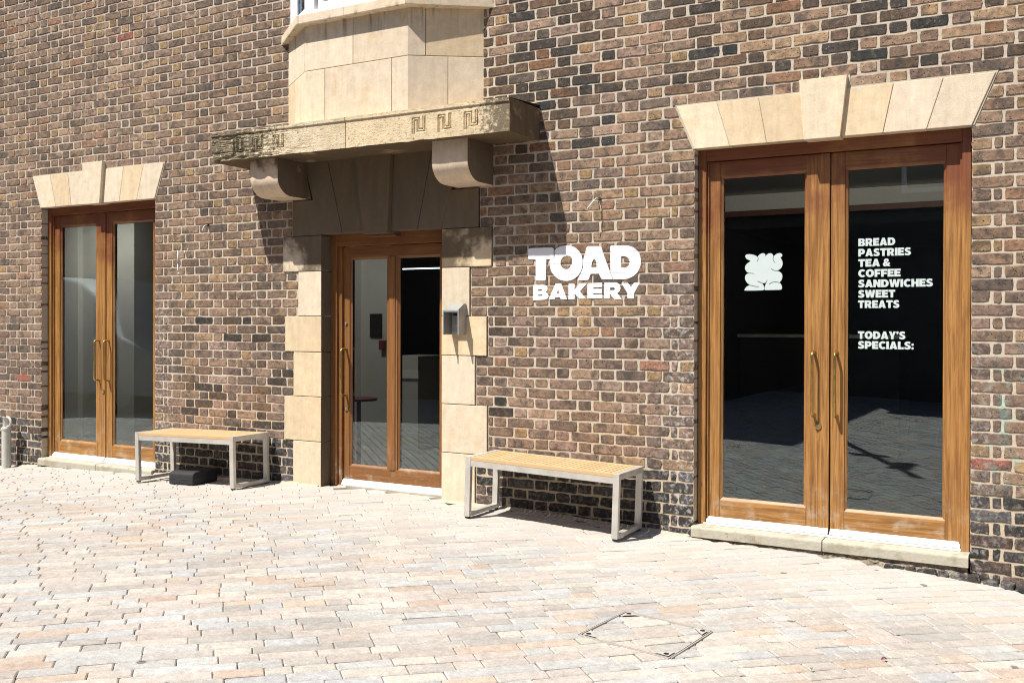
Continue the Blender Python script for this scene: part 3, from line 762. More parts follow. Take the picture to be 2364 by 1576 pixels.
def leaf_mesh(x0, x1, z0, z1, stl, str_, top, bot, y0, y1, splits=()):
    """a glazed leaf: stiles, rails, beading"""
    m = MB()
    m.box(x0, x0+stl, y0, y1, z0, z1); m.box(x1-str_, x1, y0, y1, z0, z1)
    ix0, ix1 = x0+stl, x1-str_
    m.c = (0, 0, 0, .3); m.box(ix0+.0006, ix1-.0006, y0+.0008, y1, z0, z0+bot); m.c = (0, 0, 0, .6); m.box(ix0+.0006, ix1-.0006, y0+.0008, y1, z1-top, z1); m.c = (1, 1, 1, .8)
    cells = []; cur = ix0
    for (s0, s1) in splits:
        m.box(s0, s1, y0+.0004, y1, z0+bot+.0004, z1-top-.0004); cells.append((cur, s0)); cur = s1
    cells.append((cur, ix1))
    o_cells = []
    for (c0, c1) in cells:
        b = .017; yb = y0+.006
        zl, zh = z0+bot, z1-top; m.c = (0, 0, 0, .45)
        m.prof([(yb, zl), (yb+.012, zl+b), (y1, zl+b), (y1, zl)], c0+.0005, c1-.0005)
        m.prof([(yb, zh), (y1, zh), (y1, zh-b), (yb+.012, zh-b)], c0+.0005, c1-.0005)
        m.c = (1, 1, 1, .15)
        m.ext([(c0+.0003, yb), (c0+b, yb+.012), (c0+b, y1), (c0+.0003, y1)], zl+b*.3, zh-b*.3)
        m.ext([(c1-.0003, yb), (c1-.0003, y1), (c1-b, y1), (c1-b, yb+.012)], zl+b*.3, zh-b*.3)
        o_cells.append((c0+b, c1-b, zl+b, zh-b))
    return m, o_cells
def pane(parent, c, y):
    return raw("pane", [(c[0]-.008, y, c[2]-.008), (c[1]+.008, y, c[2]-.008), (c[1]+.008, y, c[3]+.008), (c[0]-.008, y, c[3]+.008)], [(0, 1, 2, 3)], GLASS, parent)

def double_door(D, fz0, label, zoff=0.):
    x0, x1, zh = D; xc = (x0+x1)/2; yf = .07; yl = .103; fz1 = zh-.002
    m = MB(); fw = .057
    m.box(x0+.006, x0+fw, yf, .17, fz0, fz1); m.box(x1-fw, x1-.010, yf, .17, fz0, fz1)
    m.c = (0, 0, 0, .5); m.box(x0+fw+.0003, x1-fw-.0003, yf+.001, .17, zh-.074, fz1); m.c = (1, 1, 1, .7)
    m.box(x0+fw+.001, x0+fw+.013, yf+.018, .17, fz0, zh-.076); m.box(x1-fw-.013, x1-fw-.001, yf+.018, .17, fz0, zh-.076)
    fr = m.build("double_door", WOOD, BLD, .003); tag(fr, label)
    zb, zt_ = fz0+.010, zh-.079; gap = .0045
    cells = []
    for side in (0, 1):
        if side == 0: a, b = x0+fw+.002, xc+.019-gap; sl_, sr_ = .084, .140
        else: a, b = xc+.019+gap, x1-fw-.002; sl_, sr_ = .082, .085
        mm, cs = leaf_mesh(a, b, zb, zt_, sl_, sr_, .095, .150, yl, yl+.045)
        if side == 0: mm.box(b-.062, b+.001, yl-.006, yl+.0005, zb, zt_)       # rebate strip
        mm.build("leaf", WOOD, fr, .0022); cells += cs
        pane(fr, cs[0], yl+.020)
        ws = MB(); ws.prof([(yl-.001, zb+.038), (yl-.008, zb+.037), (yl-.026, zb+.010), (yl-.026, zb+.003), (yl-.001, zb+.003)], a+.002, b-.002)
        ws.build("weather_strip", WHITEM, fr, .0012); ws = MB()
        ws.prof([(yl-.0015, zb+.001), (yl-.040, zb+.000), (yl-.046, zb-.003), (yl-.046, zb-.009), (yl-.0015, zb-.009)], a-.012, b+.004)
        ws.build("threshold_bar", WHITEM, fr, .0012)
    return fr, cells, yl, xc
zsill = .028
RDOOR, RC, YL, RXC = double_door(RD, zsill, "right pair of glazed wooden doors with white lettering")
LDOOR, LC, _, LXC = double_door(LD, -.004, "left pair of plain glazed wooden doors")
for (fr, xc, z0, z1, lx, lz) in ((RDOOR, RXC, .773, 1.162, -.05, .706), (LDOOR, LXC, .776, 1.153, -.012, .67)):
    pull_handle(fr, xc-.076, z0, z1, YL); pull_handle(fr, xc+.06, z0, z1, YL)
    lock(fr, xc+lx, lz, YL-.006)
    for sx in (-.076, .06):      # pulls on the inside face, seen through the glass
        pass
# sills
def sill(D, z0, z1, split):
    a, b = D[0]-.004, D[1]-.006; m = MB(); r_ = .016
    prof = [(.16, z0), (-.036, z0), (-.036, z1-r_)]+[(-.036+r_*(1-math.cos(t)), z1-r_+r_*math.sin(t)) for t in (math.pi/6, math.pi/3, math.pi/2)]+[(.16, z1+.004)]
    m.prof(prof, a, split-.0025); m.prof(prof, split+.0025, b)
    return m.build("door_sill", CONC, BLD, .003)
sill(RD, -.042, zsill-.002, RXC+.005); sill(LD, -.075, -.006, -4.477)
# broken cement footing under the right sill
def footing():
    xs = np.linspace(1.33, 3.35, 160); V = []; n = len(xs); rows = 9
    for j in range(rows):
        t = j/(rows-1)
        for x in xs:
            zt_ = -.043 if x < 3.0 else float(zg(x))+.012
            zb_ = float(zg(x))-.02
            z = zb_+(zt_-zb_)*t
            y = -.012-.03*(1-t)+.016*mnoise.noise((x*14, z*40, 1.))+.008*mnoise.noise((x*50, z*80, 5.))
            V.append((x, y, z))
    Fc = [(j*n+i, j*n+i+1, (j+1)*n+i+1, (j+1)*n+i) for j in range(rows-1) for i in range(n-1)]
    raw("cement_footing", V, Fc, CEMENT, BLD)
footing()
def rubble():
    V, Fc, Cc = [], [], []; x = 2.55; off = 0
    while x < 3.6:
        L = rng.uniform(.05, .16); zb_ = float(zg(x+L/2))-.01; h_ = rng.uniform(.022, .046); n_ = 12
        o = np.array([(x+L/2+L/2*math.copysign(abs(math.cos(t))**.35, math.cos(t)), zb_+h_/2+h_/2*math.copysign(abs(math.sin(t))**.35, math.sin(t))) for t in np.linspace(0, 2*math.pi, n_, endpoint=False)])
        o += rng.normal(0, .004, o.shape); cen = o.mean(0)
        for sc, yy in ((.8, -.05), (1., -.043), (1., .0)):
            q = cen+(o-cen)*sc; V.append(np.column_stack([q[:, 0], yy+rng.normal(0, .0015, n_), q[:, 1]]))
        Cc.append(np.tile([*rng.choice([(.03, .03, .032), (.06, .055, .055), (.05, .04, .036)]), rng.uniform()], (3*n_, 1)))
        Fc.append(tuple(range(off, off+n_))[::-1])
        for r in range(2):
            for j in range(n_): Fc.append((off+r*n_+j, off+r*n_+(j+1) % n_, off+(r+1)*n_+(j+1) % n_, off+(r+1)*n_+j))
        off += 3*n_; x += L+rng.uniform(.004, .014)
    raw("broken_brick_footing", np.vstack(V), Fc, BRICK, BLD, np.vstack(Cc))
rubble()
# dust fillet where the wall meets the paving
def fillet(x0, x1):
    xs = np.arange(x0, x1, .02); V = []; n = len(xs)
    for j in range(4):
        for x in xs:
            t = j/3; a = .022*(1+.7*mnoise.noise((x*6, 2, 3)))
            V.append((x, -.002-a*1.6*(1-t)+.004*mnoise.noise((x*30, j, 1)), float(zg(x))+.002+a*.6*t*(1+.6*mnoise.noise((x*18, 7, 1)))-.004*(1-t)))
    Fc = [(j*n+i, j*n+i+1, (j+1)*n+i+1, (j+1)*n+i) for j in range(3) for i in range(n-1)]
    return V, Fc
DUST = m_plain("joint_dust", (.42, .36, .28), .95, 0, .2, 40, .004)
for a, b in ((-12.4, -5.34), (-3.71, -1.77), (-.6, 1.36)):
    V, Fc = fillet(a, b); raw("wall_base_dust", V, Fc, DUST, WALL)

# entrance door
def entrance():
    x0, x1, zh = CD; yf, yl = .11, .155
    m = MB(); m.box(x0+.002, x0+.062, yf, .2, .012, zh); m.box(x1-.055, x1-.002, yf, .2, .0, zh)
    m.c = (0, 0, 0, .5); m.box(x0+.0625, x1-.0555, yf+.001, .2, 1.952, zh); m.c = (1, 1, 1, .7)
    m.box(x0+.062, x0+.098, yf+.022, .2, .012, 1.951); m.box(x1-.072, x1-.0555, yf+.022, .2, .01, 1.951)
    fr = m.build("entrance_door", WOOD, BLD, .003); tag(fr, "middle single door with two tall panes, under the stone canopy")
    a, b = x0+.100, x1-.074
    mm, cs = leaf_mesh(a, b, .024, 1.948, .060, .045, .088, .147, yl, yl+.045, ((-1.226, -1.128),))
    mm.box(-1.206, -1.148, yl-.006, yl+.001, .17, 1.86)
    mm.build("leaf", WOOD, fr, .0022)
    for c in cs: pane(fr, c, yl+.02)
    ws = MB(); ws.prof([(yl-.001, .066), (yl-.010, .064), (yl-.034, .026), (yl-.034, .016), (yl-.001, .016)], a+.002, b+.012); ws.build("weather_strip", WHITEM, fr, .0015)
    pull_handle(fr, x0+.128, .746, 1.12, yl, .07, .0095)
    lock(fr, x0+.130, .634, yl, .019); lock(fr, x0+.126, 1.325, yl, .013)
    # chipped timber packing over the head
    c = MB(); c.box(-1.33, -1.07, .04, .12, 2.008, 2.022); c.build("head_packing", WOOD, fr, .003)
    return cs
CC = entrance()
tm = MB(); tm.box(CD[0], CD[1], .12, .32, -.02, .016); tm.build("threshold", CONC, BLD, .004)

# ------------------------------------------------------------------ writing
def px_wall(s, ox, oy, Y):
    F_, R_, U_ = CF, CR, CU; C_ = Vector((6.222*math.tan(TH), -6.222, 1.36))
    def f(p):
        u = ox+p[0]/s; v = oy+p[1]/s
        d = F_+R_*((u-1182)/2300.)+U_*((749.5-v)/2300.); t = (Y-C_.y)/d.y; q = C_+d*t; return (q.x, q.z)
    return f
def smooth_poly(pts, n=4):
    out = []; N = len(pts)
    for i in range(N):
        p0, p1, p2, p3 = [np.array(pts[(i+k) % N], float) for k in (-1, 0, 1, 2)]
        for t in np.linspace(0, 1, n, endpoint=False):
            out.append(tuple(.5*((2*p1)+(-p0+p2)*t+(2*p0-5*p1+4*p2-p3)*t*t+(-p0+3*p1-3*p2+p3)*t**3)))
    return out
def fill(bm, loops, y):
    """fill outer + holes, planar in XZ"""
    edges = []
    for lp in loops:
        vs_ = [bm.verts.new((x, y, z)) for x, z in lp]
        for i in range(len(vs_)): edges.append(bm.edges.new((vs_[i], vs_[(i+1) % len(vs_)])))
    bmesh.ops.triangle_fill(bm, use_beauty=True, use_dissolve=False, edges=edges, normal=(0, -1, 0))

LET = {  # outlines traced on the wall plane as drawn strokes: (outer, holes, smooth)
 'T': ([(-5, 150), (6, 124), (40, 112), (470, 100), (500, 110), (512, 135), (512, 300), (500, 322), (470, 330), (362, 335), (350, 745), (336, 765), (165, 765), (148, 748), (148, 340), (20, 340), (-3, 322)], [], 0),
 'O': ([(425, 372), (438, 345), (470, 334), (505, 324), (524, 298), (530, 230), (528, 165), (570, 118), (650, 76), (740, 60), (830, 63), (920, 90), (1000, 150), (1060, 232), (1088, 330), (1090, 430), (1070, 540), (1025, 630), (960, 700), (880, 750), (790, 770), (700, 765), (610, 735), (530, 670), (470, 590), (437, 500), (432, 420)], [[(780, 265), (840, 277), (875, 320), (882, 385), (866, 450), (830, 505), (780, 534), (730, 530), (680, 495), (652, 440), (650, 380), (675, 320), (720, 280)]], 3),
 'A': ([(990, 742), (1058, 610), (1098, 500), (1104, 350), (1140, 215), (1172, 95), (1200, 72), (1440, 70), (1468, 90), (1530, 280), (1600, 470), (1698, 738), (1482, 740), (1455, 700), (1420, 625), (1250, 630), (1216, 738), (1190, 755), (1005, 757)], [[(1325, 322), (1360, 370), (1377, 480), (1360, 495), (1275, 495), (1266, 480), (1285, 380)]], 0),
 'D': ([(1645, 80), (1670, 60), (1900, 55), (2020, 63), (2120, 100), (2200, 170), (2250, 270), (2266, 380), (2250, 490), (2200, 590), (2120, 670), (2010, 725), (1900, 740), (1712, 740), (1692, 700), (1652, 590)], [[(1868, 270), (1930, 271), (1990, 295), (2030, 340), (2038, 390), (2025, 450), (1985, 490), (1930, 500), (1868, 500)]], 0),
 'B': ([(98, 845), (300, 840), (360, 860), (390, 910), (382, 962), (350, 990), (398, 1030), (408, 1080), (388, 1125), (330, 1148), (92, 1160)], [[(200, 935), (265, 935), (285, 952), (265, 970), (200, 970)], [(200, 1047), (275, 1045), (292, 1058), (275, 1070), (200, 1072)]], 0),
 'a': ([(405, 1140), (545, 825), (662, 820), (778, 1137), (655, 1138), (640, 1100), (540, 1105), (525, 1140)], [[(600, 945), (628, 1020), (570, 1022)]], 0),
 'K': ([(810, 825), (930, 825), (930, 950), (1030, 815), (1182, 812), (1040, 980), (1160, 1125), (1030, 1130), (930, 1030), (930, 1135), (805, 1138)], [], 0),
 'E': ([(1190, 815), (1485, 805), (1485, 893), (1308, 900), (1308, 930), (1478, 925), (1478, 1018), (1305, 1022), (1305, 1040), (1485, 1035), (1490, 1120), (1185, 1125)], [], 0),
 'R': ([(1525, 805), (1780, 802), (1840, 840), (1856, 920), (1835, 980), (1790, 1015), (1880, 1135), (1730, 1135), (1650, 1040), (1635, 1040), (1635, 1125), (1520, 1125)], [[(1645, 905), (1725, 903), (1745, 928), (1725, 955), (1645, 955)]], 0),
 'Y': ([(1870, 812), (2000, 808), (2065, 890), (2125, 802), (2245, 800), (2130, 1010), (2120, 1125), (1995, 1125), (1990, 1010)], [], 0),
}
def painted_sign():
    f = px_wall(8.711, 1220, 560, 0); bm = bmesh.new()
    for k_, (o, hs, s) in LET.items():
        lps = [o]+hs
        if s: lps = [smooth_poly(l, s) for l in lps]
        fill(bm, [[f(p) for p in l] for l in lps], -.0025)
    # the paint dips into the bed joints it crosses
    z = ZB
    while z < 1.95:
        for dz in (-.0055, -.0035, .0035, .0055):
            bmesh.ops.bisect_plane(bm, geom=bm.verts[:]+bm.edges[:]+bm.faces[:], plane_co=(0, 0, z+dz), plane_no=(0, 0, 1))
        for v in bm.verts:
            if abs(v.co.z-z) < .0045: v.co.y = -.0013
        z += CH
    me = bpy.data.meshes.new("painted_sign"); bmesh.ops.recalc_face_normals(bm, faces=bm.faces); bm.to_mesh(me); bm.free(); me.materials.append(PAINT)
    tag(link(bpy.data.objects.new("painted_sign", me), BLD), "white TOAD BAKERY lettering painted on the bricks")
painted_sign()

def arc(cx, cy, rx, ry, a0, a1, n=14):
    return [(cx+rx*math.cos(math.radians(a0+(a1-a0)*i/n)), cy+ry*math.sin(math.radians(a0+(a1-a0)*i/n))) for i in range(n+1)]
GL = {  # heavy block capitals: width, outline, counters
 'E': (.72, [(0, 0), (.72, 0), (.72, .26), (.31, .26), (.31, .385), (.66, .385), (.66, .615), (.31, .615), (.31, .74), (.72, .74), (.72, 1), (0, 1)], []),
 'F': (.70, [(0, 0), (.31, 0), (.31, .33), (.64, .33), (.64, .58), (.31, .58), (.31, .74), (.7, .74), (.7, 1), (0, 1)], []),
 'T': (.79, [(.24, 0), (.55, 0), (.55, .73), (.79, .73), (.79, 1), (0, 1), (0, .73), (.24, .73)], []),
 'L': (.68, [(0, 0), (.68, 0), (.68, .27), (.31, .27), (.31, 1), (0, 1)], []),
 'I': (.31, [(0, 0), (.31, 0), (.31, 1), (0, 1)], []),
 'H': (.84, [(0, 0), (.31, 0), (.31, .37), (.53, .37), (.53, 0), (.84, 0), (.84, 1), (.53, 1), (.53, .63), (.31, .63), (.31, 1), (0, 1)], []),
 'N': (.86, [(0, 0), (.30, 0), (.30, .5), (.56, 0), (.86, 0), (.86, 1), (.56, 1), (.56, .52), (.32, 1), (0, 1)], []),
 'W': (1.25, [(0, 1), (.2, 0), (.52, 0), (.625, .5), (.73, 0), (1.05, 0), (1.25, 1), (.95, 1), (.87, .45), (.76, 1), (.49, 1), (.38, .45), (.30, 1)], []),
 'A': (.93, [(0, 0), (.31, 1), (.62, 1), (.93, 0), (.61, 0), (.57, .14), (.36, .14), (.32, 0)], [[(.41, .36), (.52, .36), (.465, .62)]]),
 'Y': (.86, [(.27, 0), (.58, 0), (.58, .36), (.86, 1), (.55, 1), (.43, .62), (.31, 1), (0, 1), (.27, .36)], []),
 'O': (.98, arc(.49, .5, .49, .52, 0, 351, 38), [arc(.49, .5, .165, .25, 0, 345, 22)]),
 'C': (.84, arc(.48, .5, .48, .52, 42, 318, 26)+arc(.50, .5, .185, .26, 310, 50, 16), []),
 'D': (.90, [(0, 0)]+arc(.41, .5, .49, .5, -90, 90, 20)+[(0, 1)], [[(.31, .26)]+arc(.41, .5, .17, .24, -90, 90, 12)+[(.31, .74)]]),
 'P': (.82, [(0, 0), (.31, 0), (.31, .28)]+arc(.46, .64, .36, .36, -90, 90, 16)+[(0, 1)], [[(.31, .53)]+arc(.41, .64, .1, .11, -90, 90, 8)+[(.31, .75)]]),
 'R': (.88, [(0, 0), (.31, 0), (.31, .3), (.37, .3), (.52, 0), (.88, 0), (.67, .36), (.77, .46), (.82, .57), (.83, .68), (.80, .82), (.72, .93), (.58, 1), (0, 1)], [[(.31, .53)]+arc(.42, .64, .1, .11, -90, 90, 8)+[(.31, .75)]]),
 'B': (.83, [(0, 0), (.52, 0), (.70, .04), (.81, .15), (.83, .29), (.78, .42), (.66, .51), (.76, .61), (.79, .74), (.75, .89), (.65, .97), (.5, 1), (0, 1)], [[(.3, .21)]+arc(.42, .3, .09, .09, -90, 90, 8)+[(.3, .39)], [(.3, .61)]+arc(.40, .695, .09, .085, -90, 90, 8)+[(.3, .78)]]),
 'S': (.77, [(.72, .93), (.56, 1.0), (.4, 1.015), (.2, .98), (.06, .86), (.03, .7), (.09, .53), (.25, .43), (.42, .36), (.46, .30), (.42, .25), (.33, .23), (.2, .26), (.07, .33), (0, .1), (.15, .02), (.36, -.015), (.58, .02), (.73, .14), (.77, .31), (.71, .47), (.55, .57), (.37, .64), (.33, .69), (.37, .75), (.46, .77), (.56, .75), (.66, .69)], []),
 '&': (.88, [(.88, 0), (.55, 0), (.49, .07), (.36, -.01), (.2, 0), (.06, .09), (0, .25), (.05, .42), (.18, .54), (.12, .68), (.14, .84), (.26, .97), (.42, 1.01), (.58, .97), (.68, .86), (.68, .7), (.6, .57), (.48, .49), (.58, .38), (.64, .5), (.86, .47), (.8, .32), (.72, .21)], [[(.28, .34), (.24, .27), (.29, .21), (.37, .2), (.42, .24)], [(.37, .62), (.46, .68), (.47, .77), (.41, .8), (.34, .76), (.33, .68)]]),
 "'": (.27, [(.03, .6), (.14, .6), (.27, .82), (.27, 1), (0, 1), (0, .76), (.10, .76)], []),
 ':': (.28, None, []), ' ': (.22, None, [])}
def text_line(bm, txt, x, z, width, cap, y):
    sp = .055; tot = sum(GL[c][0] for c in txt)+sp*(len(txt)-1); sx = width/tot; cx = 0
    for c in txt:
        wd, o, hs = GL[c]
        if c == ':':
            for zz in (.14, .62): fill(bm, [[(x+(cx+px)*sx, z+pz*cap) for px, pz in arc(.14, zz, .14, .15, 0, 345, 22)]], y)
        elif o:
            fill(bm, [[(x+(cx+px)*sx, z+pz*cap) for px, pz in l] for l in [o]+hs], y)
        cx += wd+sp
def window_text():
    X = 2.3665; Y = YL+.0188
    rows = [("BREAD", .213), ("PASTRIES", .302), ("TEA &", .186), ("COFFEE", .244), ("SANDWICHES", .424), ("SWEET", .214), ("TREATS", .238)]
    rows = [(t, w_, 1.814-.0628*i) for i, (t, w_) in enumerate(rows)]
    for grp in (rows, [("TODAY'S", .273, 1.249), ("SPECIALS:", .320, 1.189)]):
        bm = bmesh.new()
        for t, wd, zz in grp: text_line(bm, t, X, zz, wd, .0465, Y)
        me = bpy.data.meshes.new("lettering"); bmesh.ops.recalc_face_normals(bm, faces=bm.faces); bm.to_mesh(me); bm.free(); me.materials.append(VINYL)
        link(bpy.data.objects.new("lettering", me), RDOOR)
    f = px_wall(12.06, 1700, 560, YL+.0188); bm = bmesh.new()
    out = [(252, 400), (250, 368), (278, 335), (340, 322), (430, 330), (520, 355), (592, 395), (604, 376), (650, 330), (710, 300), (760, 297), (800, 325), (812, 378), (818, 380), (850, 335), (900, 305), (950, 297), (1000, 318), (1028, 365), (1038, 385), (1062, 358), (1120, 315), (1190, 293), (1250, 305), (1278, 345), (1270, 380), (1232, 412), (1232, 430), (1270, 490), (1288, 580), (1270, 660), (1220, 730), (1150, 772), (1120, 782), (1160, 792), (1220, 820), (1265, 870), (1280, 940), (1260, 1030), (1208, 1108), (1245, 1160), (1270, 1230), (1265, 1280), (1225, 1310), (1000, 1318), (812, 1322), (786, 1302), (784, 1260), (800, 1190), (829, 1112), (780, 1128), (720, 1128), (758, 1190), (774, 1250), (764, 1302), (710, 1328), (260, 1335), (232, 1310), (242, 1280), (290, 1222), (368, 1180), (310, 1130), (260, 1060), (240, 990), (256, 910), (310, 866), (380, 856), (380, 844), (325, 836), (270, 790), (240, 710), (256, 640), (310, 575), (392, 515), (360, 490), (290, 458)]
    fill(bm, [[f(p) for p in smooth_poly(out, 4)]], YL+.0188)
    me = bpy.data.meshes.new("logo"); bmesh.ops.recalc_face_normals(bm, faces=bm.faces); bm.to_mesh(me); bm.free(); me.materials.append(VINYL)
    lo = link(bpy.data.objects.new("logo", me), RDOOR)
    f2 = px_wall(12.06, 1700, 560, YL+.0178)
    m = MB()
    for ln in ([(594, 392), (610, 450), (596, 490), (568, 522)], [(1038, 385), (1018, 450), (1035, 510), (1082, 560)], [(965, 712), (1010, 756), (1070, 776), (1150, 780)], [(490, 864), (440, 852), (375, 850)], [(590, 1074), (650, 1098), (716, 1128)], [(365, 1180), (430, 1196), (520, 1218), (620, 1223)], [(915, 1152), (980, 1108), (1070, 1092), (1150, 1100), (1212, 1114)], [(856, 1035), (842, 1080), (828, 1114)]):
        n = len(ln); w_ = [3.2]*n
        for i in range(n-1):
            (ax, ay), (bx, by) = ln[i], ln[i+1]; L = math.hypot(bx-ax, by-ay); ux, uy = -(by-ay)/L*5.5, (bx-ax)/L*5.5
            q = [f2(p) for p in ((ax+ux, ay+uy), (bx+ux, by+uy), (bx-ux, by-uy), (ax-ux, ay-uy))]
            m.add([(x, YL+.0178, z) for x, z in q], [(0, 1, 2, 3)])
    m.build("logo_line", VLINE, RDOOR)
window_text()

# ------------------------------------------------------------------ rooms behind the glass
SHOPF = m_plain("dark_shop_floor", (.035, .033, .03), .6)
def room(x0, x1, y1, z0, z1, mats, name="room"):
    wl_, fl, ce = mats; y0 = .155
    m = MB(); m.add([(x0, y0, z0), (x0, y1, z0), (x1, y1, z0), (x1, y0, z0), (x0, y0, z1), (x0, y1, z1), (x1, y1, z1), (x1, y0, z1)], [(0, 1, 5, 4), (1, 2, 6, 5), (2, 3, 7, 6)])
    r_ = m.build(name, wl_, BLD)
    MB().box(x0, x1, y0, y1, z0-.1, z0).build("floor", fl, r_); MB().box(x0, x1, y0, y1, z1, z1+.1).build("ceiling", ce, r_)
    # inner face of the front wall, so that no light leaks round the frames
    return r_
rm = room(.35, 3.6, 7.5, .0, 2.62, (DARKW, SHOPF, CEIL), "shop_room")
MB().box(.36, 3.59, 3.6, 3.9, 2.45, 2.615).build("beam", CEIL, rm, .004)
MB().box(.36, 3.59, 3.55, 3.60, 2.395, 2.45).build("beam_trim", WOOD, rm)
MB().box(.36, 3.59, 3.9, 7.4, 2.30, 2.61).build("dark_ceiling", DARKW, rm)
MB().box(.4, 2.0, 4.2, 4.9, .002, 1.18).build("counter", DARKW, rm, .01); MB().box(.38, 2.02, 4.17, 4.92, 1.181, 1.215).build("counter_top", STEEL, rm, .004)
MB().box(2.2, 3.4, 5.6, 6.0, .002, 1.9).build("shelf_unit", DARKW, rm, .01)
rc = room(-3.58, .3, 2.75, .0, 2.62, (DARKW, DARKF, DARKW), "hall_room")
rc.data.clear_geometry(); rc.data.from_pydata([(-3.58, .155, 0), (-3.58, 2.75, 0), (-3.58, 2.75, 2.62), (-3.58, .155, 2.62), (.3, .155, 0), (.3, 9, 0), (.3, 9, 2.62), (.3, .155, 2.62), (-9, 2.75, 0), (-9, 2.75, 2.62), (-9, 9, 0), (-9, 9, 2.62)], [],
    [(0, 1, 2, 3), (4, 5, 6, 7), (1, 8, 9, 2), (8, 10, 11, 9), (10, 5, 6, 11)])
MB().box(-9, .3, 2.751, 9, -.1, 0).build("floor", DARKW, rc); MB().box(-9, .3, 2.751, 9, 2.62, 2.72).build("ceiling", DARKW, rc)
MB().box(-3.57, -3.166, 2.16, 2.4, .002, 2.6).build("partition", PALEW, rc)
MB().box(-3.165, -2.76, 2.28, 2.4, .002, 2.6).build("partition", PALEW2, rc)
MB().box(-3.035, -2.88, 2.262, 2.279, 1.17, 1.42).build("notice_board", BLACK, rc, .003)
MB().box(-2.885, -2.825, 2.22, 2.279, 1.04, 1.14).build("red_box", RED, rc, .004)
cb = MB(); cb.box(-2.74, -2.42, 2.28, 2.75, .002, .98); cb.build("counter", PALEW2, rc, .006)
MB().box(-2.74, -2.40, 2.255, 2.2795, .75, .83).build("counter_edge", PALEW, rc)
tb = thing("side_table", "small round dark red table just inside the middle door", "table", (-2.18, 1.0, .001))
MB().lathe([(.17, .62), (.17, .64)], 0, 0, 28).build("table_top", RED, tb); MB().lathe([(.02, .02), (.02, .62)], 0, 0, 12).build("leg", RED, tb); MB().lathe([(.13, 0), (.13, .02)], 0, 0, 24).build("base", RED, tb)
rl = room(-10.5, -3.62, 3.2, .0, 2.62, (PALEW2, DARKF, PALEW), "store_room")
MB().box(-10.4, -6.43, 1.24, 1.6, .002, 2.6).build("partition", PALEW, rl)
MB().box(-6.429, -5.56, 1.30, 1.6, .002, 2.6).build("partition", PALEW2, rl)
MB().box(-6.8, -3.63, 2.6, 3.1, .002, 2.6).build("partition", DARKW, rl)

OPAL = m_plain("fill_lamp_opal", (.8, .8, .76), .4)
def fill_lamp(x0, x1, y0, y1, z, e, label, up=False):
    t = thing("fill_lamp", label, "lamp", ((x0+x1)/2, (y0+y1)/2, z)); hx, hy = (x1-x0)/2, (y1-y0)/2  # unseen lamps, added above the glass to brighten the rooms
    MB().box(-hx, hx, -hy, hy, -.02 if up else .004, -.001 if up else .025).build("housing", LEADG, t)
    MB().box(-hx+.01, hx-.01, -hy+.01, hy-.01, 0 if up else -.01, .012 if up else .003).build("diffuser", OPAL, t)
    ld = bpy.data.lights.new("fill_light", 'AREA'); ld.shape = 'RECTANGLE'; ld.size = 2*hx; ld.size_y = 2*hy; ld.energy = e; ld.color = (1., .96, .88)
    lo = link(bpy.data.objects.new("fill_light", ld), t); lo.location = (0, 0, .016 if up else -.014); lo.rotation_euler = (math.radians(125) if up else 0, 0, 0)
fill_lamp(1.2, 3.2, .2, .28, 2.44, 24, "added fill light bar inside the shop above the lettered doors", True)
fill_lamp(-2.9, -2.5, .9, 1.3, 2.59, 7, "added square fill light in the hall behind the middle door")
fill_lamp(-6.2, -5.2, .5, .8, 2.59, 8, "added fill light in the store behind the left doors")

def led(x0, x1, y, z, label):
    t = thing("strip_light", label, "strip light", ((x0+x1)/2, y, z))
    h = (x1-x0)/2
    MB().box(-h, h, -.02, .02, .012, .03).build("housing", LEADG, t); MB().box(-h+.004, h-.004, -.016, .016, -.006, .0115).build("diffuser", LEDM, t)
led(-6.9, -5.4, 8.0, 2.24, "long white strip light glowing inside the dark entrance hall")
# sacks of flour in the left room
SACK = m_plain("paper_sack", (.55, .53, .5), .8, 0, .1, 12, .004); PURP = m_plain("purple_print", (.09, .04, .22), .7)
def sack_mesh(L, W_, H):
    N, M_ = 28, 14; V = []; Fc = []
    for j in range(M_+1):
        ph = -math.pi/2+math.pi*j/M_
        for i in range(N):
            th = 2*math.pi*i/N; c_, s_ = math.cos(th), math.sin(th)
            sx = math.copysign(abs(c_)**.35, c_); sy = math.copysign(abs(s_)**.35, s_); r_ = math.cos(ph)**.4 if math.cos(ph) > 0 else 0
            V.append((sx*r_*L/2, sy*r_*W_/2+.01*mnoise.noise((sx*4, sy*4, ph)), H/2+math.copysign(abs(math.sin(ph))**.6, ph)*H/2))
    for j in range(M_):
        for i in range(N): Fc.append((j*N+i, j*N+(i+1) % N, (j+1)*N+(i+1) % N, (j+1)*N+i))
    return V, Fc
sv, sf = sack_mesh(.95, .5, .18)
sack0 = None
nm = ["lowest", "second from the floor", "middle", "fourth from the floor", "topmost purple", "plain white topmost"]
for i in range(6):
    if i == 0:
        s_ = raw("flour_sack", sv, sf, SACK, None, None, True); sack0 = s_
        b = MB(); b.box(-.3, .05, -.262, -.246, .04, .14); pr = b.build("print_panel", PURP, s_)
    else:
        s_ = sack0.copy(); COL.objects.link(s_)
        if i < 5: c_ = pr.copy(); COL.objects.link(c_); c_.parent = s_
    s_.location = (-5.55+.02*math.sin(i*2.), 2.1+.02*math.cos(i*3.), .002+i*.178); s_.rotation_euler = (0, 0, .05*math.sin(i*1.7))
    tag(s_, f"{nm[i]} flour sack in the stack behind the left door glass", "sack", "flour sacks behind the left door")

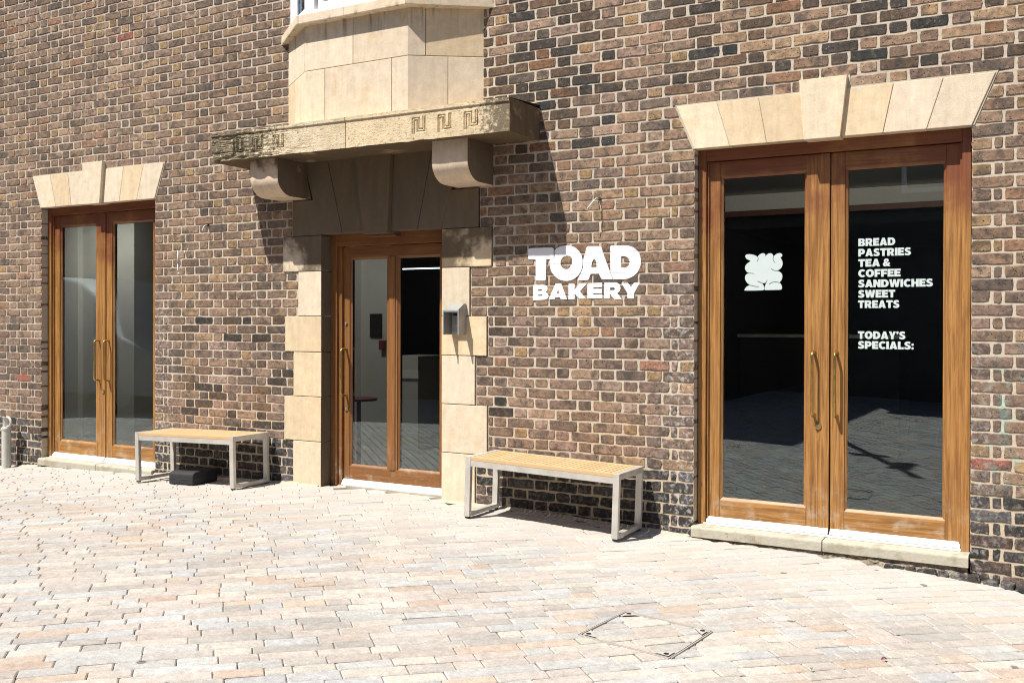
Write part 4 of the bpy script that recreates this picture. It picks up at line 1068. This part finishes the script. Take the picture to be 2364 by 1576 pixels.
# ------------------------------------------------------------------ benches
def bench(loc, rot, label):
    t = thing("bench", label, "bench", loc, rot, "steel and teak benches against the brick wall")
    L, Dp, H = 1.142, .405, .412; a = .042; b = .03
    for sx in (-1, 1):
        x0, x1 = (-L/2, -L/2+a) if sx < 0 else (L/2-a, L/2)
        m = MB()
        m.box(x0, x1, 0, b, 0, H); m.box(x0, x1, Dp-b, Dp, 0, H)
        m.box(x0+.001, x1-.001, b, Dp-b, H-.041, H-.0005); m.box(x0+.001, x1-.001, b, Dp-b, .0005, .030)
        o = m.build("end_frame", STEEL, t, .002)
        MB().box(x0+.006, x1-.006, .004, b-.004, -.012, .0).build("foot_pad", BLACK, o); MB().box(x0+.006, x1-.006, Dp-b+.004, Dp-.004, -.012, .0).build("foot_pad", BLACK, o)
    m = MB(); x0, x1 = -L/2+a, L/2-a
    m.box(x0, x1, .003, .028, H-.066, H-.024); m.build("rail", STEEL, t, .0015)
    MB().box(x0, x1, Dp-.028, Dp-.003, H-.066, H-.024).build("rail", STEEL, t, .0015)
    m = MB(); n = 27
    for (y0, y1) in ((.002, .034), (Dp-.034, Dp-.002)):
        m.c = (.98, .97, .95, 0); m.box(x0+.001, x1-.001, y0, y1, H-.0235, H-.001)
    for i in range(n):
        v = .92+.16*random.random(); m.c = (v, v*random.uniform(.96, 1.02), v*random.uniform(.92, 1.03), random.random())
        c0 = x0+.001+(x1-x0-.002)*i/n; c1 = x0+.001+(x1-x0-.002)*(i+1)/n
        m.box(c0+.0032, c1-.0032, .0345, Dp-.0345, H-.0225, H-.0015)
    m.build("slatted_seat", TEAK, t, .0012)
    for y in (.12, Dp-.12): MB().box(x0, x1, y-.02, y+.02, H-.046, H-.0235).build("cross_bearer", STEEL, t)
    return t
# front at local y=0, back at y=Dp
b1 = bench((.455, -.458, -.012+.010), (0, math.radians(1.75), 0), "steel bench with teak slats between the middle doorway and the lettered doors")
b2 = bench((-2.85, -.452, -.010+.010), (0, math.radians(-1.45), 0), "steel bench with teak slats beside the left doors, black block beneath")

# ------------------------------------------------------------------ small things by the wall
def rubber_block():
    m = MB(); r_ = .03
    prof = [(-.395, .0), (-.395, .075)]+[(-.395+.045*(1-math.cos(t)), .075+.033*math.sin(t)) for t in np.linspace(.2, math.pi/2, 6)]+[(-.14, .112), (-.12, .1), (-.12, 0)]
    m.prof(prof, -3.082, -2.80)
    for v in range(len(m.V)): m.V[v] = (m.V[v][0], m.V[v][1], m.V[v][2]+float(zg(m.V[v][0]))+.002)
    o = m.build("rubber_block", BLACK, None, .012, True, 3); s = MB(); s.box(-3.083, -2.797, -.3965, -.12, -.0, .006)
    for v in range(len(s.V)): s.V[v] = (s.V[v][0], s.V[v][1], s.V[v][2]+.045+float(zg(s.V[v][0])))
    s.build("seam", m_plain("dark_seam", (.03, .03, .032), .7), o)
    return tag(o, "black rounded rubber block on the paving under the left bench", "block")
rubber_block()

def vent_pipe():
    t = thing("standpipe", "short grey standpipe with curved spout at the far left of the wall", "pipe", (-5.722, -.105, float(zg(-5.72))))
    h = lambda z: z-float(zg(-5.72))
    MB().lathe([(.0435, -.02), (.0435, h(.262))], 0, 0).build("pipe", CLAY, t, 0, True)
    MB().lathe([(.0435, h(.255)), (.048, h(.258)), (.048, h(.276)), (.038, h(.284))], 0, 0).build("collar", CLAY, t, .0, True)
    MB().lathe([(.033, h(.28)), (.033, h(.374)), (.0355, h(.377)), (.0355, h(.387)), (.027, h(.388)), (.025, h(.35))], 0, 0).build("upper_pipe", CLAY, t, 0, True)
    pts = [(.03+.058*math.sin(a), -.01, h(.335)+.047*math.cos(a)) for a in np.linspace(-.1, math.pi*.98, 14)]
    MB().tube(pts, .012, 12).build("spout", CLAY, t, 0, True)
vent_pipe()

def keypad():
    t = thing("door_keypad", "grey metal keypad with an open hood on the stone beside the middle door", "keypad", (-.448, -.008, 1.34))
    w_, zb, zt_, zw, d = .064, -.09, .09, .138, .112
    m = MB(); th = .004
    side = [(-d, zb), (0, zb), (0, zw), (-.028, zw), (-d, zt_)]
    m.prof(side, -w_, -w_+th); m.prof(side, w_-th, w_)
    m.prof([(-d, zt_), (-.028, zw), (0, zw), (0, zw-th), (-.03, zw-th), (-d, zt_-th)], -w_+th, w_-th)
    m.box(-w_+th, w_-th, -.008, 0, zb, zw-th)
    m.box(-w_-.006, -w_, -d, -d+.003, zb, zt_); m.box(w_, w_+.006, -d, -d+.003, zb, zt_); m.box(-w_, w_, -d-.0005, -d+.003, zt_-.014, zt_)
    h = m.build("hood", LEADG, t, .001)
    MB().box(-.05, .05, -.022, -.0085, -.08, .075).build("panel", LEADG, t, .003)
    b = MB()
    for i in range(3):
        for j in range(4): b.box(-.03+i*.022, -.014+i*.022, -.026, -.0225, .03-j*.02, .044-j*.02)
    b.build("button", m_plain("pale_buttons", (.45, .45, .44), .4), t, .0015); MB().box(-.034, .034, -.0235, -.0222, .05, .066).build("display", BLACK, t)
keypad()

def wires(x, z, label, cols, pths):
    t = thing("loose_wire", label, "wire", (x, 0, z))
    m = MB(); m.disc_y(0, 0, .011, -.012, .004, 14); m.build("grommet", BLACK, t)
    for c_, p in zip(cols, pths):
        MB().tube(p, .0024, 8).build("strand", m_plain("wire_"+c_[0], c_[1], .5), t, 0, True)
def crv(pts, n=5):
    out = []; P_ = [np.array(p, float) for p in pts]; P_ = [P_[0]]+P_+[P_[-1]]
    for i in range(1, len(P_)-2):
        for t in np.linspace(0, 1, n, endpoint=False):
            a, b, c, d = P_[i-1:i+3]; out.append(tuple(.5*((2*b)+(-a+c)*t+(2*a-5*b+4*c-d)*t*t+(-a+3*b-3*c+d)*t**3)))
    return out+[tuple(P_[-2])]
wires(.689, 2.187, "loose green and white wires poking out of the brickwork above the painted sign", (("green", (.15, .4, .08)), ("white", (.75, .75, .75)), ("brown", (.2, .09, .04))),
      [crv([(0, 0, 0), (-.012, -.05, -.004), (-.03, -.085, -.04), (-.045, -.095, -.075)]), crv([(0, 0, 0), (-.006, -.05, -.002), (-.02, -.08, -.03), (-.048, -.1, -.072)]), crv([(0, 0, 0), (.0, -.03, -.01), (.006, -.012, -.06), (.004, -.008, -.085)])])
wires(-3.042, 2.177, "short stub of pale blue and white wires in the brickwork near the left doors", (("blue", (.2, .42, .62)), ("pale", (.75, .75, .75))),
      [crv([(0, 0, 0), (-.004, -.04, -.01), (-.006, -.06, -.06)]), crv([(0, 0, 0), (.002, -.04, -.008), (.002, -.07, -.05)])])

# paint drips on the brickwork
for (x, z, w_, h_) in ((-3.415, 1.93, .012, .085), (-3.417, 1.82, .012, .06), (-3.33, 1.955, .009, .022), (-3.29, 1.975, .006, .014), (-3.41, 1.765, .01, .014)):
    pts = [(x+w_*.5*(1+.3*math.sin(t*3))*math.cos(t), z+h_*.5*math.sin(t)) for t in np.linspace(0, 2*math.pi, 14, endpoint=False)]
    d = MB(); d.prism(pts, -.003, .004); d.build("paint_drip", PAINT, WALL)

# recessed cover in the paving
def gz(x): return float(zg(x))
COVERM = m_plain("weathered_cover_metal", (.38, .355, .32), .8, 0, .15, 60)
def manhole():
    c = [(1.600, -2.190), (1.640, -1.745), (2.098, -1.860), (2.055, -2.290)]
    c = [(1.600, -2.185), (1.640, -1.750), (2.085, -1.815), (2.050, -2.255)]
    t = thing("drain_cover", "square paved drain cover with metal corners set flush in the paving", "drain cover", (1.84, -2.0, gz(1.84)))
    LX, LY, LZ = t.location
    fm = MB(); w_ = .003
    for i in range(4):
        a, b = c[i], c[(i+1) % 4]; L = math.hypot(b[0]-a[0], b[1]-a[1]); nx, ny = -(b[1]-a[1])/L, (b[0]-a[0])/L
        for off, zz in ((0, .0065), (.009, .0062)):
            q = [(a[0]+nx*(off-w_/2), a[1]+ny*(off-w_/2)), (b[0]+nx*(off-w_/2), b[1]+ny*(off-w_/2)), (b[0]+nx*(off+w_/2), b[1]+ny*(off+w_/2)), (a[0]+nx*(off+w_/2), a[1]+ny*(off+w_/2))]
            fm.add([(x-LX, y-LY, gz(x)-LZ+zz-.02) for x, y in q]+[(x-LX, y-LY, gz(x)-LZ+zz) for x, y in q], [(4, 5, 6, 7), (0, 1, 5, 4), (1, 2, 6, 5), (2, 3, 7, 6), (3, 0, 4, 7)])
    fm.build("frame", COVERM, t)
    gap = MB()
    for i in range(4):
        a, b = c[i], c[(i+1) % 4]; L = math.hypot(b[0]-a[0], b[1]-a[1]); nx, ny = -(b[1]-a[1])/L, (b[0]-a[0])/L
        q = [(p[0]+nx*o_, p[1]+ny*o_) for p, o_ in ((a, .004), (b, .004), (b, .006), (a, .006))]
        gap.add([(x-LX, y-LY, gz(x)-LZ+.0052) for x, y in q], [(0, 1, 2, 3)])
    gap.build("gap", m_plain("gap_dirt", (.32, .29, .25), .9), t)
    for i in range(4):
        p = Vector((*c[i], 0)); a = (Vector((*c[(i+1) % 4], 0))-p).normalized()*.085; b = (Vector((*c[i-1], 0))-p).normalized()*.085
        q = p+(a+b)*.12
        pl = MB(); tri = [q, q+a*.85, q+b*.85]
        pl.add([(v.x-LX, v.y-LY, gz(v.x)-LZ+.0072) for v in tri], [(0, 1, 2)]); pl.build("corner_plate", COVERM, t)
        h = q+(a+b)*.22; hm = MB()
        hm.add([(h.x+.012*math.cos(k)-LX, h.y+.012*math.sin(k)-LY, gz(h.x)-LZ+.009) for k in np.linspace(0, 2*math.pi, 12, endpoint=False)], [tuple(range(12))])
        hm.build("lifting_hole", m_plain("hole_black", (.004, .004, .004), .9), t)
manhole()

def leaf(x, y, L, rot, col, label):
    V = []; Fc = []; n = 9
    for i in range(n):
        t = i/(n-1); w_ = .32*L*math.sin(math.pi*t)**.8; zc = .004+.006*math.sin(t*3.0)
        for s_ in (-1, 0, 1): V.append((L*(t-.5), s_*w_, zc+(.006 if s_ else 0)))
    for i in range(n-1):
        for j in range(2): Fc.append((i*3+j, (i+1)*3+j, (i+1)*3+j+1, i*3+j+1))
    o = raw("fallen_leaf", V, Fc, m_plain("leaf_tissue", col, .6, 0, .2, 200)); o.location = (x, y, gz(x)+.002); o.rotation_euler = (0, 0, rot)
    tag(o, label, "leaf")
leaf(2.821, -1.719, .024, .6, (.2, .025, .02), "small dark red leaf lying on the paving at the lower right")
leaf(2.59, -2.05, .02, 2.1, (.08, .2, .04), "tiny green leaf at the bottom edge of the paving")

# ------------------------------------------------------------------ across the street (seen in the door glass)
BR2 = m_plain("dark_brick", (.075, .05, .04), .9, 0, .3, 6); GREYR = m_plain("grey_render", (.11, .105, .1), .9, 0, .2, 3)
def block(name, label, x0, x1, y, dep, h, mat, nx, nzs, cat="building"):
    t = thing(name, label, cat, ((x0+x1)/2, y, 0)); hx = (x1-x0)/2
    MB().box(-hx, hx, -dep, 0, -.8, h).build("wall", mat, t); MB().box(-hx-.1, hx+.1, -dep-.1, .1, h, h+.25).build("parapet", CONC, t, .02)
    for i in range(nx):
        for (z0, z1) in nzs:
            xc = -hx+(i+.5)*2*hx/nx
            f = MB()
            for (a, b, c_, d_) in ((xc-.6, xc-.52, z0, z1), (xc+.52, xc+.6, z0, z1), (xc-.52, xc+.52, z0, z0+.08), (xc-.52, xc+.52, z1-.08, z1)): f.box(a, b, .004, .06, c_, d_)
            o = f.build("window", UPVC, t); MB().box(xc-.52, xc+.52, .004, .02, z0+.08, z1-.08).build("window_pane", m_plain("dark_pane", (.02, .022, .025), .1), o)
block("opposite_building", "tall dark brick building across the street, reflected in the door glass", -60, -1.6, -9.4, 8, 8.6, BR2, 18, ((4.0, 5.6), (6.4, 7.8)))
block("opposite_shop", "low grey building across the street beyond the lettered doors' reflection", -.2, 16, -12.2, 8, 4.9, GREYR, 5, ((3.6, 4.5),))

def van():
    t = thing("parked_van", "white van parked across the street, reflected in the left doors", "van", (-12.4, -5.1, float(zg(-12.4))))
    VW = m_plain("van_paint", (.42, .42, .43), .55, 0, .03); TY = m_plain("tyre", (.02, .02, .02), .8); DG = m_plain("van_glass", (.02, .025, .03), .05)
    prof = [(-2.6, .35), (2.35, .35), (2.5, .5), (2.5, .95), (2.38, 1.12), (1.55, 1.35), (1.3, 1.6), (.85, 2.1), (.5, 2.32), (0, 2.42), (-1.2, 2.46), (-2.4, 2.42), (-2.6, 2.3)]
    m = MB(); n = len(prof); vs_ = []
    for (y, k_) in ((-1.9, .94), (-1.82, 1), (-.08, 1), (0, .94)):
        for x, z in prof: vs_.append((x*(.985 if k_ < 1 else 1), y, .35+(z-.35)*(.97 if k_ < 1 else 1)))
    fs_ = [tuple(range(n)), tuple(range(4*n-1, 3*n-1, -1))]+[(r*n+i, r*n+(i+1) % n, (r+1)*n+(i+1) % n, (r+1)*n+i) for r in range(3) for i in range(n)]
    m.add(vs_, fs_); m.build("body", VW, t, .05, True, 3)
    g = MB(); g.prism([(1.35, 1.38), (.9, 1.38), (.9, 1.95), (.98, 1.95)], .002, .004); g.build("side_window", DG, t)
    for x in (1.6, -1.6):
        for y in (-.16, -1.74):
            wv = MB(); wv.prism([(x+.34*math.cos(k_), .34+.34*math.sin(k_)) for k_ in np.linspace(0, 2*math.pi, 28, endpoint=False)], y-.1, y+.12); wo = wv.build("wheel", TY, t, .02)
            MB().prism([(x+.2*math.cos(k_), .34+.2*math.sin(k_)) for k_ in np.linspace(0, 2*math.pi, 20, endpoint=False)], y-.11, y+.125).build("rim", LEADG, wo)
    MB().box(2.3, 2.52, -.35, -.1, .8, .98).build("headlight", GLASS, t, .02); MB().box(2.3, 2.52, -1.8, -1.55, .8, .98).build("headlight", GLASS, t, .02)
van()
def lamp_post():
    t = thing("lamp_post", "tall grey lamp post with a small sign plate, reflected in the right door", "lamp post", (.45, -6.95, float(zg(.45))))
    MB().lathe([(.085, -.1), (.085, .9), (.055, .96), (.04, 7.0)], 0, 0, 20).build("pole", LEADG, t, 0, True)
    MB().box(-.2, .2, .045, .06, 4.3, 4.65).build("sign_plate", LEADG, t, .01)
    a = MB(); a.tube([(0, 0, 6.95), (-.1, -.1, 7.2), (-.3, -.6, 7.25)], .03); a.build("arm", LEADG, t); MB().box(-.42, -.2, -1.05, -.55, 7.2, 7.3).build("lamp_head", LEADG, t, .03)
lamp_post()
